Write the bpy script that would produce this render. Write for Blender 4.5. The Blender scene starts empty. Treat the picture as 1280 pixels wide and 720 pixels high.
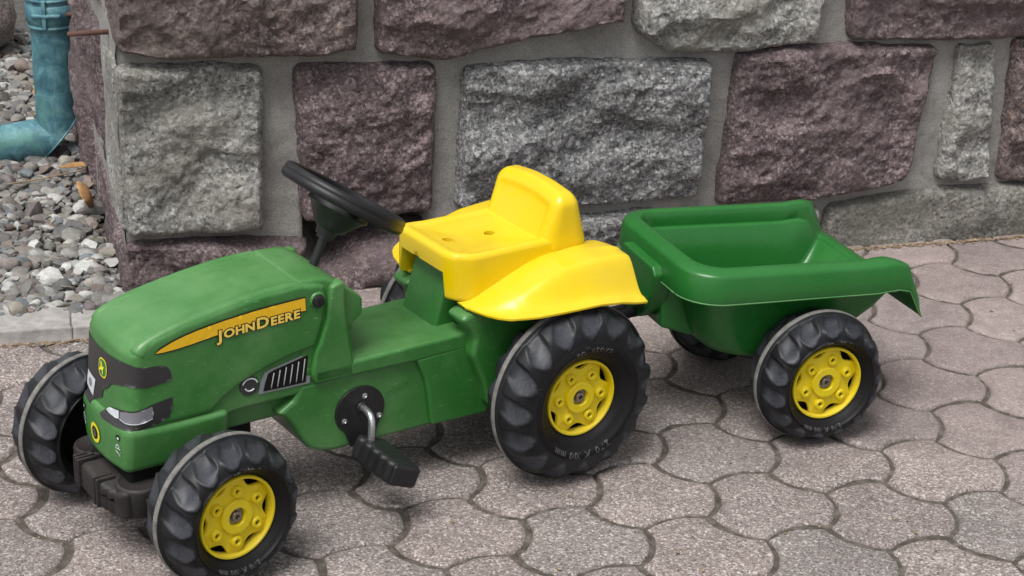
import bpy, bmesh, math, random
import numpy as np
from mathutils import Vector, Matrix, noise
from mathutils.bvhtree import BVHTree
from mathutils.geometry import tessellate_polygon

# ------------------------------------------------------------------ camera, world, sun, exposure
SC = bpy.context.scene
COL = SC.collection
S = 0.1                                     # geometry is written in decimetres and stored in metres
CAM_R = (0.9933283, 0.1124429, 0.0256022)
CAM_U = (-0.0672178, 0.3841439, 0.9208231)
CAM_F = (-0.0937051, 0.9164006, -0.3891392)
CAM_P = (-2.989006, -26.999489, 13.711135)
cd = bpy.data.cameras.new('camera'); cam = bpy.data.objects.new('camera', cd); COL.objects.link(cam)
M = Matrix(((CAM_R[0], CAM_U[0], -CAM_F[0], CAM_P[0]*S), (CAM_R[1], CAM_U[1], -CAM_F[1], CAM_P[1]*S),
            (CAM_R[2], CAM_U[2], -CAM_F[2], CAM_P[2]*S), (0, 0, 0, 1)))
cam.matrix_world = M
cd.sensor_width = 36; cd.lens = 2431.09/1280*36; cd.clip_start = 0.05; cd.clip_end = 300
cd.dof.use_dof = True; cd.dof.focus_distance = 2.85; cd.dof.aperture_fstop = 20
SC.camera = cam
SC.view_settings.view_transform = 'Standard'; SC.view_settings.look = 'None'
SC.view_settings.gamma = 1.0; SC.view_settings.exposure = 0.43

SUN_EL, SUN_AZ = math.radians(63), math.radians(204)      # azimuth clockwise from +Y
world = bpy.data.worlds.new('World'); SC.world = world; world.use_nodes = True
wn = world.node_tree; wn.nodes.clear()
sky = wn.nodes.new('ShaderNodeTexSky'); sky.sky_type = 'NISHITA'; sky.sun_disc = False
sky.sun_elevation = SUN_EL; sky.sun_rotation = SUN_AZ; sky.air_density = 1.0; sky.dust_density = 3.0; sky.ozone_density = 1.0
hs = wn.nodes.new('ShaderNodeHueSaturation'); hs.inputs['Saturation'].default_value = 0.16
bg = wn.nodes.new('ShaderNodeBackground'); bg.inputs['Strength'].default_value = 0.115
wo = wn.nodes.new('ShaderNodeOutputWorld')
wn.links.new(sky.outputs[0], hs.inputs['Color']); wn.links.new(hs.outputs[0], bg.inputs[0]); wn.links.new(bg.outputs[0], wo.inputs[0])
sl = bpy.data.lights.new('sun', 'SUN'); sl.energy = 2.1; sl.angle = math.radians(30); sl.color = (1.0, 0.975, 0.94)
so = bpy.data.objects.new('sun', sl); COL.objects.link(so)
sd = Vector((math.sin(SUN_AZ)*math.cos(SUN_EL), math.cos(SUN_AZ)*math.cos(SUN_EL), math.sin(SUN_EL)))
so.rotation_euler = sd.to_track_quat('Z', 'Y').to_euler(); so.location = (0, 0, 5)

# ------------------------------------------------------------------ helpers
rng = random.Random(7)

def smooth(a, b, x):
    t = min(1.0, max(0.0, (x-a)/(b-a))) if a != b else float(x > a)
    return t*t*(3-2*t)

def interp(tab, x):
    if x <= tab[0][0]: return tab[0][1]
    for (a, u), (b, v) in zip(tab, tab[1:]):
        if x <= b: return u+(v-u)*(x-a)/(b-a)
    return tab[-1][1]

def catmull(tab, n=6):
    P = [Vector(p) for p in tab]; P = [2*P[0]-P[1]]+P+[2*P[-1]-P[-2]]; out = []
    for i in range(1, len(P)-2):
        a, b, c, d = P[i-1:i+3]
        for k in range(n):
            t = k/n
            out.append(0.5*((2*b)+(c-a)*t+(2*a-5*b+4*c-d)*t*t+(3*b-a-3*c+d)*t**3))
    out.append(P[-2]); return out

def nz(x, y, z=0.0, s=1.0, o=0.0):
    return noise.noise(Vector((x*s+o, y*s+o*1.7, z*s-o)))

def frac(x, y, z, s, o=0.0, oct=4):
    return noise.fractal(Vector((x*s+o, y*s-o, z*s+o*.5)), 0.9, 2.1, oct)

class MB:
    """verts in dm, faces, one material"""
    def __init__(self): self.v = []; self.f = []
    def add(self, v, f):
        n = len(self.v); self.v += [tuple(p) for p in v]; self.f += [tuple(i+n for i in q) for q in f]; return self
    def data(self, name, mat, flat=False, auto=None):
        me = bpy.data.meshes.new(name)
        me.from_pydata([(x*S, y*S, z*S) for x, y, z in self.v], [], self.f); me.validate()
        if mat: me.materials.append(mat)
        me.polygons.foreach_set('use_smooth', [not flat]*len(me.polygons))
        if auto is not None:
            me.set_sharp_from_angle(angle=math.radians(auto))
        return me
    def build(self, name, mat, parent=None, flat=False, auto=None, bevel=0, seg=3):
        me = self.data(name, mat, flat, auto)
        bm = bmesh.new(); bm.from_mesh(me); bmesh.ops.recalc_face_normals(bm, faces=bm.faces); bm.to_mesh(me); bm.free()
        return link(name, me, parent, bevel, seg)

def link(name, me, parent=None, bevel=0, seg=3):
    o = bpy.data.objects.new(name, me); COL.objects.link(o)
    if parent: o.parent = parent
    if bevel:
        m = o.modifiers.new('bevel', 'BEVEL'); m.width = bevel*S; m.segments = seg; m.limit_method = 'ANGLE'; m.angle_limit = math.radians(28)
        m.harden_normals = False
        w = o.modifiers.new('wn', 'WEIGHTED_NORMAL'); w.keep_sharp = True
    return o

def thing(name, label, cat, loc, rotz=0, group=None):
    o = bpy.data.objects.new(name, None); COL.objects.link(o); o.empty_display_size = 0.05
    o.location = [c*S for c in loc]; o.rotation_euler = (0, 0, rotz)
    o['label'] = label; o['category'] = cat; o['kind'] = 'thing'
    if group: o['group'] = group
    return o

def tag(o, label, cat, group=None):
    o['label'] = label; o['category'] = cat; o['kind'] = 'thing'
    if group: o['group'] = group
    return o

def axis_list(a, b, r, step):
    k = 4; L = []
    if r > 0:
        for i in range(k): L.append(a+r*(1-math.tan(math.radians(45*(1-i/k)))))
        lo, hi = a+r, b-r
    else: lo, hi = a, b
    n = max(1, int(math.ceil((hi-lo)/step)))
    L += [lo+(hi-lo)*i/n for i in range(n+1)]
    if r > 0:
        for i in range(k-1, -1, -1): L.append(b-r*(1-math.tan(math.radians(45*(1-i/k)))))
    return L

def block(x0, x1, y0, y1, z0, z1, r, step=0.25, warp=None):
    """box with rounded edges, gridded, optionally warped"""
    X, Y, Z = axis_list(x0, x1, r, step), axis_list(y0, y1, r, step), axis_list(z0, z1, r, step)
    idx = {}; V = []; F = []
    def vid(i, j, k):
        if (i, j, k) not in idx:
            p = Vector((X[i], Y[j], Z[k]))
            q = Vector((min(max(p.x, x0+r), x1-r), min(max(p.y, y0+r), y1-r), min(max(p.z, z0+r), z1-r)))
            d = p-q
            if d.length > 1e-9: p = q+d.normalized()*r
            if warp: p = Vector(warp(p.x, p.y, p.z))
            idx[(i, j, k)] = len(V); V.append(tuple(p))
        return idx[(i, j, k)]
    a, b, c = len(X)-1, len(Y)-1, len(Z)-1
    for i in range(a):
        for j in range(b):
            F.append((vid(i, j, 0), vid(i, j+1, 0), vid(i+1, j+1, 0), vid(i+1, j, 0)))
            F.append((vid(i, j, c), vid(i+1, j, c), vid(i+1, j+1, c), vid(i, j+1, c)))
    for i in range(a):
        for k in range(c):
            F.append((vid(i, 0, k), vid(i+1, 0, k), vid(i+1, 0, k+1), vid(i, 0, k+1)))
            F.append((vid(i, b, k), vid(i, b, k+1), vid(i+1, b, k+1), vid(i+1, b, k)))
    for j in range(b):
        for k in range(c):
            F.append((vid(0, j, k), vid(0, j, k+1), vid(0, j+1, k+1), vid(0, j+1, k)))
            F.append((vid(a, j, k), vid(a, j+1, k), vid(a, j+1, k+1), vid(a, j, k+1)))
    return V, F

def prism(poly, y0, y1, fn=None):
    """poly in (x,z) swept in y"""
    n = len(poly)
    V = [(x, y0, z) for x, z in poly]+[(x, y1, z) for x, z in poly]
    if fn: V = [fn(*p) for p in V]
    F = [tuple(range(n)), tuple(range(2*n-1, n-1, -1))]+[(i, i+n, (i+1) % n+n, (i+1) % n) for i in range(n)]
    return V, F

def lathe(prof, c=(0, 0, 0), ax=(0, 0, 1), n=32, caps=True):
    A = Vector(ax).normalized(); U = A.orthogonal().normalized(); W = A.cross(U); C = Vector(c)
    V = []; F = []
    for r, h in prof:
        for i in range(n):
            t = 2*math.pi*i/n; V.append(tuple(C+A*h+(U*math.cos(t)+W*math.sin(t))*r))
    for j in range(len(prof)-1):
        for i in range(n): F.append((j*n+i, j*n+(i+1) % n, (j+1)*n+(i+1) % n, (j+1)*n+i))
    if caps: F.append(tuple(range(n-1, -1, -1))); F.append(tuple(range((len(prof)-1)*n, len(prof)*n)))
    return V, F

def tube(path, r, n=12):
    P = [Vector(p) for p in path]; V = []; F = []
    U = None
    for i, p in enumerate(P):
        t = (P[min(i+1, len(P)-1)]-P[max(i-1, 0)]).normalized()
        if U is None: U = t.orthogonal().normalized()
        U = (U-t*U.dot(t)).normalized(); W = t.cross(U)
        rr = r[i] if isinstance(r, (list, tuple)) else r
        for k in range(n):
            a = 2*math.pi*k/n; V.append(tuple(p+(U*math.cos(a)+W*math.sin(a))*rr))
    for j in range(len(P)-1):
        for i in range(n): F.append((j*n+i, j*n+(i+1) % n, (j+1)*n+(i+1) % n, (j+1)*n+i))
    F.append(tuple(range(n-1, -1, -1))); F.append(tuple(range((len(P)-1)*n, len(P)*n)))
    return V, F

def flat_poly(poly, fn, step=0.08, thick=0.0):
    """dense 2-D polygon cut into a grid and mapped onto a surface"""
    bm = bmesh.new()
    bm.faces.new([bm.verts.new((x, y, 0)) for x, y in poly])
    xs = [p[0] for p in poly]; ys = [p[1] for p in poly]
    for ax, lo, hi in ((0, min(xs), max(xs)), (1, min(ys), max(ys))):
        k = math.floor(lo/step)+1
        while k*step < hi:
            co = [0, 0, 0]; co[ax] = k*step; no = [0, 0, 0]; no[ax] = 1
            bmesh.ops.bisect_plane(bm, geom=bm.verts[:]+bm.edges[:]+bm.faces[:], plane_co=co, plane_no=no); k += 1
    bmesh.ops.triangulate(bm, faces=[f for f in bm.faces if len(f.verts) > 4])
    bm.verts.index_update()
    V = [fn(v.co.x, v.co.y) for v in bm.verts]; F = [tuple(v.index for v in f.verts) for f in bm.faces]
    bm.free(); return V, F

def densify(poly, d=0.06):
    out = []
    for a, b in zip(poly, poly[1:]+poly[:1]):
        n = max(1, int(math.hypot(b[0]-a[0], b[1]-a[1])/d))
        for k in range(n): out.append((a[0]+(b[0]-a[0])*k/n, a[1]+(b[1]-a[1])*k/n))
    return out

def text_polys(s, size=1.0, offset=0.0, spacing=1.0):
    """a text as flat triangles in (x,y)"""
    cu = bpy.data.curves.new('lettering', 'FONT'); cu.body = s; cu.size = size; cu.offset = offset; cu.space_character = spacing
    cu.resolution_u = 3
    o = bpy.data.objects.new('lettering', cu); COL.objects.link(o)
    bpy.context.view_layer.update()
    me = bpy.data.meshes.new_from_object(o.evaluated_get(bpy.context.evaluated_depsgraph_get()))
    V = [(v.co.x, v.co.y) for v in me.vertices]; F = [tuple(p.vertices) for p in me.polygons]
    bpy.data.objects.remove(o); bpy.data.meshes.remove(me); bpy.data.curves.remove(cu)
    return V, F

def char_boxes(s, size, spacing=1.0):
    out = []; x = 0
    for ch in s:
        if ch == ' ': x += size*.3*spacing; continue
        V, F = text_polys(ch, size)
        x0 = min(v[0] for v in V); x1 = max(v[0] for v in V)
        out.append(([(v[0]-x0, v[1]) for v in V], F, x, x1-x0)); x += (x1-x0)+size*.14*spacing
    return out, x

def extrude_flat(V2, F, fn, top, bot):
    """raised letters: V2 flat, fn(x,y,h)->3d"""
    edges = {}
    for f in F:
        for a, b in zip(f, f[1:]+f[:1]): edges[(a, b)] = edges.get((a, b), 0)+1
    n = len(V2)
    V = [fn(x, y, top) for x, y in V2]+[fn(x, y, bot) for x, y in V2]
    G = list(F)
    for (a, b) in edges:
        if (b, a) not in edges: G.append((a, a+n, b+n, b))
    return V, G

# ------------------------------------------------------------------ materials
class NT:
    def __init__(self, name):
        self.m = bpy.data.materials.new(name); self.m.use_nodes = True; self.t = self.m.node_tree
        self.b = self.t.nodes['Principled BSDF']; self.pos = None
    def n(self, typ, **kw):
        x = self.t.nodes.new('ShaderNode'+typ)
        for k, v in kw.items():
            if k.startswith('i_'): x.inputs[k[2:].replace('_', ' ')].default_value = v
            else: setattr(x, k, v)
        return x
    def l(self, a, b): self.t.links.new(a, b)
    def P(self, obj=False):
        if obj: return self.n('TexCoord').outputs['Object']
        if self.pos is None: self.pos = self.n('NewGeometry').outputs['Position']
        return self.pos
    def noise(self, scale, detail=4, rough=.6, obj=False, dist=0):
        x = self.n('TexNoise'); x.inputs['Scale'].default_value = scale; x.inputs['Detail'].default_value = detail
        x.inputs['Roughness'].default_value = rough; x.inputs['Distortion'].default_value = dist
        self.l(self.P(obj), x.inputs['Vector']); return x.outputs['Fac']
    def voro(self, scale, obj=False, out='Color'):
        x = self.n('TexVoronoi'); x.inputs['Scale'].default_value = scale
        self.l(self.P(obj), x.inputs['Vector']); return x.outputs[out]
    def ramp(self, fac, stops, interp='LINEAR'):
        x = self.n('ValToRGB'); cr = x.color_ramp; cr.interpolation = interp
        while len(cr.elements) < len(stops): cr.elements.new(0.5)
        for e, (p, c) in zip(cr.elements, stops):
            e.position = p; e.color = (c, c, c, 1) if isinstance(c, (int, float)) else (*c, 1)
        self.l(fac, x.inputs[0]); return x.outputs[0]
    def mix(self, fac, a, b, mode='MIX'):
        x = self.n('Mix', data_type='RGBA', blend_type=mode)
        for s_, v in ((0, fac), (6, a), (7, b)):
            if hasattr(v, 'default_value'): self.l(v, x.inputs[s_])
            else: x.inputs[s_].default_value = v if isinstance(v, (int, float)) else (*v, 1)
        return x.outputs[2]
    def math(self, op, a, b=0.0):
        x = self.n('Math', operation=op)
        for s_, v in ((0, a), (1, b)):
            if hasattr(v, 'default_value'): self.l(v, x.inputs[s_])
            else: x.inputs[s_].default_value = v
        return x.outputs[0]
    def col(self, c):
        if hasattr(c, 'default_value'): self.l(c, self.b.inputs['Base Color'])
        else: self.b.inputs['Base Color'].default_value = (*c, 1)
    def rough(self, c):
        if hasattr(c, 'default_value'): self.l(c, self.b.inputs['Roughness'])
        else: self.b.inputs['Roughness'].default_value = c
    def bump(self, h, dist, strength=1.0, prev=None):
        x = self.n('Bump'); x.inputs['Strength'].default_value = strength; x.inputs['Distance'].default_value = dist
        self.l(h, x.inputs['Height'])
        if prev: self.l(prev, x.inputs['Normal'])
        self.l(x.outputs[0], self.b.inputs['Normal']); return x.outputs[0]

def granite(name, dark, mid, light, warm, spec=1.0, large=None):
    m = NT(name)
    vo = m.ramp(m.voro(170), [(0, 0), (1, 1)])
    sep = m.n('SeparateColor'); m.l(m.voro(190), sep.inputs[0])
    base = m.ramp(sep.outputs[0], [(0, dark), (.28, mid), (.62, mid), (.8, light), (1, warm)])
    sep2 = m.n('SeparateColor'); m.l(m.voro(420), sep2.inputs[0])
    fine = m.ramp(sep2.outputs[1], [(0, dark), (.3, mid), (.7, mid), (.95, light)])
    c = m.mix(0.35, base, fine)
    big = m.ramp(m.noise(7, 6, .7, dist=.8), [(.3, .55), (.5, 1.0), (.72, 1.4)])
    oi = m.n('ObjectInfo'); big = m.mix(1.0, big, m.ramp(oi.outputs['Random'], [(0, .86), (1, 1.16)]), 'MULTIPLY')
    c = m.mix(1.0, c, big, 'MULTIPLY')
    if large: c = m.mix(m.math('MULTIPLY', m.ramp(m.noise(5, 3, .5, dist=1), [(.48, 0), (.62, 1)]), .55), c, large)
    c = m.mix(m.ramp(m.noise(4, 7, .75, dist=2.0), [(.60, 0), (.70, .5)]), c, (.20, .15, .105))
    m.col(c); m.rough(.8); m.b.inputs['Specular IOR Level'].default_value = .4
    n0 = m.bump(m.noise(26, 8, .72, dist=.3), .016, 1.0)
    n1 = m.bump(m.voro(120, out='Distance'), .0035, .8, n0)
    m.bump(m.noise(330, 3, .7), .0018, 1.0, n1)
    return m.m

M_GRANITE = granite('grey_granite', (.06, .06, .06), (.30, .297, .28), (.64, .63, .60), (.42, .39, .34), large=(.28, .265, .23))
M_GRANITE_D = granite('blue_grey_granite', (.035, .036, .04), (.185, .185, .188), (.56, .56, .55), (.26, .25, .24))
M_PORPH = granite('purple_porphyry', (.05, .032, .036), (.145, .105, .112), (.40, .33, .33), (.19, .13, .12), large=(.18, .135, .14))
M_PORPH2 = granite('rusty_porphyry', (.045, .032, .034), (.145, .11, .108), (.38, .32, .31), (.21, .13, .10), large=(.17, .14, .125))
M_PLINTH = granite('plinth_granite', (.08, .075, .07), (.22, .213, .195), (.42, .40, .36), (.30, .265, .21), large=(.18, .178, .15))

def mk_mortar():
    m = NT('mortar')
    c = m.ramp(m.noise(14, 6, .6), [(.25, (.22, .212, .20)), (.5, (.29, .28, .265)), (.75, (.36, .348, .33))])
    c = m.mix(m.ramp(m.noise(60, 4, .7), [(.58, 0), (.72, .6)]), c, (.15, .142, .132))
    c = m.mix(m.ramp(m.noise(6, 5, .7, dist=1.2), [(.52, 0), (.66, .55)]), c, (.37, .36, .335))
    c = m.mix(1.0, c, m.ramp(m.noise(380, 2, .7), [(.3, .72), (.7, 1.22)]), 'MULTIPLY')
    m.col(c); m.rough(.9); n = m.bump(m.noise(22, 6, .7), .006, .9); m.bump(m.noise(380, 2, .7), .0011, .9, n); return m.m
M_MORTAR = mk_mortar()

def mk_paver():
    m = NT('concrete_paver')
    info = m.n('ObjectInfo')
    s1 = m.n('SeparateColor'); m.l(m.voro(330), s1.inputs[0])
    s2 = m.n('SeparateColor'); m.l(m.voro(620), s2.inputs[0])
    # lower (near) pavers are worn to grit, those by the wall keep a smoother pink-grey skin
    sx = m.n('SeparateXYZ'); m.l(m.P(), sx.inputs[0])
    wear = m.math('ADD', m.math('ADD', m.math('MULTIPLY', sx.outputs[1], -0.9), m.math('MULTIPLY', sx.outputs[0], -0.35)), m.math('MULTIPLY', m.noise(2.2, 3, .5), 1.0))
    wear = m.ramp(wear, [(.12, .1), (.75, 1)])
    grit = m.ramp(s1.outputs[0], [(0, (.055, .045, .042)), (.25, (.185, .158, .15)), (.7, (.285, .25, .236)), (.88, (.46, .425, .40)), (1, (.75, .72, .68))])
    grit2 = m.ramp(s2.outputs[0], [(0, (.075, .062, .058)), (.5, (.245, .213, .202)), (1, (.48, .44, .415))])
    g = m.mix(.45, grit, grit2)
    skin = m.ramp(m.noise(26, 5, .65), [(.3, (.225, .18, .173)), (.5, (.30, .25, .24)), (.7, (.36, .31, .30))])
    c = m.mix(wear, m.mix(.25, skin, g), g)
    c = m.mix(1.0, c, m.ramp(info.outputs['Random'], [(0, (.84, .82, .825)), (.3, (1.0, .96, .955)), (.55, (.90, .905, .91)), (.8, (1.03, .98, .975)), (1, (1.10, 1.08, 1.06))]), 'MULTIPLY')
    c = m.mix(1.0, c, m.ramp(m.noise(7, 5, .6), [(.3, .80), (.55, 1.0), (.75, 1.12)]), 'MULTIPLY')
    c = m.mix(m.ramp(m.noise(55, 3, .6), [(.66, 0), (.72, .35)]), c, (.10, .09, .085))
    c = m.mix(m.ramp(m.noise(3.5, 6, .7, dist=1.5), [(.56, 0), (.66, .35)]), c, (.14, .125, .115))
    c = m.mix(m.ramp(m.noise(150, 2, .6), [(.73, 0), (.75, .9)]), c, (.62, .60, .57))
    m.col(c); m.rough(.88); m.b.inputs['Specular IOR Level'].default_value = .3
    n = m.bump(m.noise(420, 3, .75), .0011, .8); m.bump(m.noise(60, 4, .6), .0015, .6, n); return m.m
M_PAVER = mk_paver()

def mk_simple(name, stops, scale, rough=.9, bump=(200, .001), spec=.4, obj=False):
    m = NT(name); m.col(m.ramp(m.noise(scale, 5, .65, obj), stops)); m.rough(rough)
    m.b.inputs['Specular IOR Level'].default_value = spec
    if bump: m.bump(m.noise(bump[0], 4, .65, obj), bump[1], .8)
    return m.m
M_JOINT = mk_simple('joint_sand', [(.3, (.05, .042, .035)), (.5, (.10, .086, .071)), (.72, (.20, .175, .15))], 60, .95, (260, .004))
M_KERB = mk_simple('kerb_concrete', [(.3, (.25, .235, .225)), (.5, (.33, .315, .30)), (.72, (.44, .42, .40))], 40, .9, (240, .0015))
M_SOIL = mk_simple('gravel_bed', [(.3, (.05, .045, .04)), (.7, (.13, .12, .11))], 40, .95, (90, .006))
M_DEBRIS = mk_simple('leaf_litter', [(.35, (.12, .08, .05)), (.5, (.24, .17, .10)), (.7, (.38, .30, .2))], 90, .9, None)
M_LEAF = mk_simple('dry_leaf', [(.35, (.27, .14, .055)), (.55, (.42, .24, .10)), (.75, (.5, .34, .18))], 45, .7, (120, .001))
M_TWIG = mk_simple('dry_twig', [(.35, (.20, .14, .09)), (.7, (.36, .28, .2))], 60, .9, None)
M_BOULDER = granite('pink_boulder', (.10, .08, .075), (.25, .205, .19), (.40, .35, .32), (.28, .22, .2))
M_RUST = mk_simple('rusty_iron', [(.3, (.07, .035, .025)), (.6, (.12, .06, .045))], 50, .8, (200, .0008))

def mk_copper():
    m = NT('verdigris_copper')
    c = m.ramp(m.noise(30, 6, .72, dist=.6), [(.28, (.02, .05, .07)), (.40, (.045, .13, .165)), (.52, (.075, .20, .24)), (.64, (.14, .30, .33)), (.76, (.26, .40, .39))])
    c = m.mix(m.ramp(m.noise(11, 4, .6), [(.55, 0), (.7, .5)]), c, (.11, .27, .20))
    c = m.mix(m.ramp(m.noise(70, 5, .7), [(.62, 0), (.72, .6)]), c, (.06, .06, .06))
    m.col(c); m.rough(.62); m.b.inputs['Metallic'].default_value = .1; m.bump(m.noise(120, 4, .7), .0012, .7); return m.m
M_COPPER = mk_copper()

def mk_gravel():
    m = NT('gravel')
    a = m.n('VertexColor'); a.layer_name = 'tone'
    c = m.mix(1.0, a.outputs['Color'], m.ramp(m.noise(95, 5, .7), [(.25, .6), (.5, 1), (.78, 1.35)]), 'MULTIPLY')
    m.col(c); m.rough(.85); m.bump(m.noise(260, 3, .6), .001, .7); return m.m
M_GRAVEL = mk_gravel()

def plastic(name, base, dusty, rough, spec=.5, wear=.5, obj=True, coat=0):
    m = NT(name)
    c = m.mix(m.ramp(m.noise(7, 5, .65, obj), [(.42, 0), (.72, wear)]), base, dusty)
    c = m.mix(m.ramp(m.noise(90, 3, .6, obj), [(.68, 0), (.78, wear*.5)]), c, dusty)
    mp = m.n('Mapping'); mp.inputs['Scale'].default_value = (6, 60, 60); mp.inputs['Rotation'].default_value = (.3, .5, .4); m.l(m.P(obj), mp.inputs['Vector'])
    wv = m.n('TexNoise'); wv.inputs['Scale'].default_value = 9; wv.inputs['Detail'].default_value = 2; m.l(mp.outputs[0], wv.inputs['Vector'])
    c = m.mix(m.math('MULTIPLY', m.ramp(wv.outputs['Fac'], [(.70, 0), (.73, 1)]), wear*.8), c, tuple(min(1, x*1.5+.06) for x in dusty))
    c = m.mix(m.math('MULTIPLY', m.ramp(m.noise(260, 2, .5, obj), [(.755, 0), (.785, 1)]), wear*.8), c, tuple(min(1, x*1.8+.1) for x in dusty))
    c = m.mix(m.math('MULTIPLY', m.ramp(m.noise(33, 6, .75, obj), [(.66, 0), (.72, 1)]), wear*.8), c, tuple(x*.45 for x in base))
    sx = m.n('NewGeometry'); sz = m.n('SeparateXYZ'); m.l(sx.outputs['Normal'], sz.inputs[0])
    # dust that has settled on faces that look up
    up = m.ramp(sz.outputs[2], [(.45, 0), (1, 1)])
    c = m.mix(m.math('MULTIPLY', m.math('MULTIPLY', up, m.ramp(m.noise(22, 5, .7, obj), [(.3, .35), (.7, 1)])), wear), c, dusty)
    m.col(c); m.rough(m.ramp(m.noise(16, 5, .6, obj), [(.3, rough-.07), (.7, rough+.1)]))
    m.b.inputs['Specular IOR Level'].default_value = spec
    m.b.inputs['Coat Weight'].default_value = coat
    n = m.bump(m.noise(9, 3, .5, obj), .0012, .35); m.bump(m.noise(340, 2, .6, obj), .00015, .5, n)
    return m.m
M_GREEN = plastic('green_plastic', (.026, .145, .024), (.16, .33, .13), .36, .5, .45)
M_GREEN_T = plastic('trailer_green_plastic', (.014, .13, .020), (.07, .22, .07), .30, .5, .18)
M_LIP = plastic('highlight_green_edge', (.04, .19, .04), (.16, .30, .14), .4, .4, .6)  # paler green: the light caught by the skirt edge, put into the colour
M_YELLOW = plastic('yellow_plastic', (.76, .54, .0), (.74, .57, .09), .22, .5, .28)
M_RIM = plastic('yellow_rim_plastic', (.72, .56, .006), (.60, .48, .08), .40, .4, .35)
M_BLACK = plastic('black_plastic', (.008, .008, .009), (.055, .055, .06), .42, .38, .25)
M_TYRE = plastic('black_tyre_plastic', (.0075, .008, .0095), (.050, .053, .061), .46, .28, .34)
def _dusty():
    t = M_TYRE.node_tree; b = t.nodes['Principled BSDF']; l = b.inputs['Base Color'].links[0].from_socket
    a = t.nodes.new('ShaderNodeAttribute'); a.attribute_name = 'dust'
    nn = t.nodes.new('ShaderNodeTexNoise'); nn.inputs['Scale'].default_value = 40; nn.inputs['Detail'].default_value = 4
    mm = t.nodes.new('ShaderNodeMath'); mm.operation = 'MULTIPLY'; t.links.new(a.outputs['Fac'], mm.inputs[0]); t.links.new(nn.outputs['Fac'], mm.inputs[1])
    x = t.nodes.new('ShaderNodeMix'); x.data_type = 'RGBA'; t.links.new(mm.outputs[0], x.inputs[0]); t.links.new(l, x.inputs[6]); x.inputs[7].default_value = (.070, .074, .088, 1)
    t.links.new(x.outputs[2], b.inputs['Base Color'])
_dusty()
M_SIDEWALL = plastic('tyre_side_wall', (.006, .0055, .006), (.022, .021, .023), .50, .20, .3)
M_LETTYRE = plastic('worn_raised_lettering', (.05, .048, .05), (.10, .10, .105), .5, .4, .4)
M_BAND = mk_simple('worn_tread_band', [(.3, (.10, .097, .09)), (.5, (.17, .163, .153)), (.72, (.25, .24, .225))], 60, .9, (300, .0008), obj=True)
M_BUMPER = plastic('dusty_black_plastic', (.014, .0125, .0125), (.06, .053, .05), .55, .35, .6)
M_STICK = plastic('charcoal_sticker', (.028, .026, .028), (.055, .052, .055), .42, .5, .15)
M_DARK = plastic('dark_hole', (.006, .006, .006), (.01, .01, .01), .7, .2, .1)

def mk_plain(name, c, rough=.4, metal=0.0, spec=.5):
    m = NT(name); m.col(m.mix(m.ramp(m.noise(150, 3, .6, True), [(.4, 0), (.8, .25)]), c, tuple(x*.55 for x in c))); m.rough(rough)
    m.b.inputs['Metallic'].default_value = metal; m.b.inputs['Specular IOR Level'].default_value = spec; return m.m
M_STEEL = mk_plain('zinc_steel', (.55, .56, .58), .33, .9)
M_BAR = mk_plain('grey_bar', (.30, .30, .30), .5)
M_CAP = mk_plain('axle_cap_steel', (.30, .27, .25), .35, .9)
M_WHITE = mk_plain('white_sticker', (.62, .66, .70), .5)
M_LAMP = mk_plain('silver_lamp_sticker', (.20, .20, .225), .35)
M_GREYPL = mk_plain('grey_print', (.22, .23, .24), .5)
M_DECAL = mk_plain('amber_decal', (.80, .47, .01), .35)
M_LETTER = mk_plain('pale_gold_lettering', (.88, .62, .10), .4)
M_OUTL = mk_plain('black_outline', (.012, .012, .01), .4)
M_BADGEG = mk_plain('badge_green', (.02, .17, .04), .4)
M_BADGEY = mk_plain('badge_yellow', (.78, .66, .02), .4)

# ------------------------------------------------------------------ ground sheet and paving
def sheet(name, pts, z, mat, kind='structure', n=0):
    mb = MB(); mb.add([(x, y, z) for x, y in pts], [tuple(range(len(pts)))])
    o = mb.build(name, mat); o['kind'] = kind; return o
o = sheet('ground', [(-600, -600), (600, -600), (600, 600), (-600, 600)], -0.16, M_SOIL)

W_TH = 0.36
WF = Vector((math.cos(W_TH), math.sin(W_TH), 0)); WN = Vector((math.sin(W_TH), -math.cos(W_TH), 0))
OW = Vector((1.0313, 9.1808, 0))
CORN = OW+WF*(-15.0)
VD = Vector((-.398, .918, 0)).normalized(); VN = Vector((-.918, -.398, 0)).normalized()

def kerb_y(x):      # near bottom edge of the kerb
    return interp([(-60, -12), (-30, -2.6), (-20, -.35), (-17, .52), (-14.42, 1.36), (-12.97, 1.86), (-11, 2.7)], x)

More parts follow.
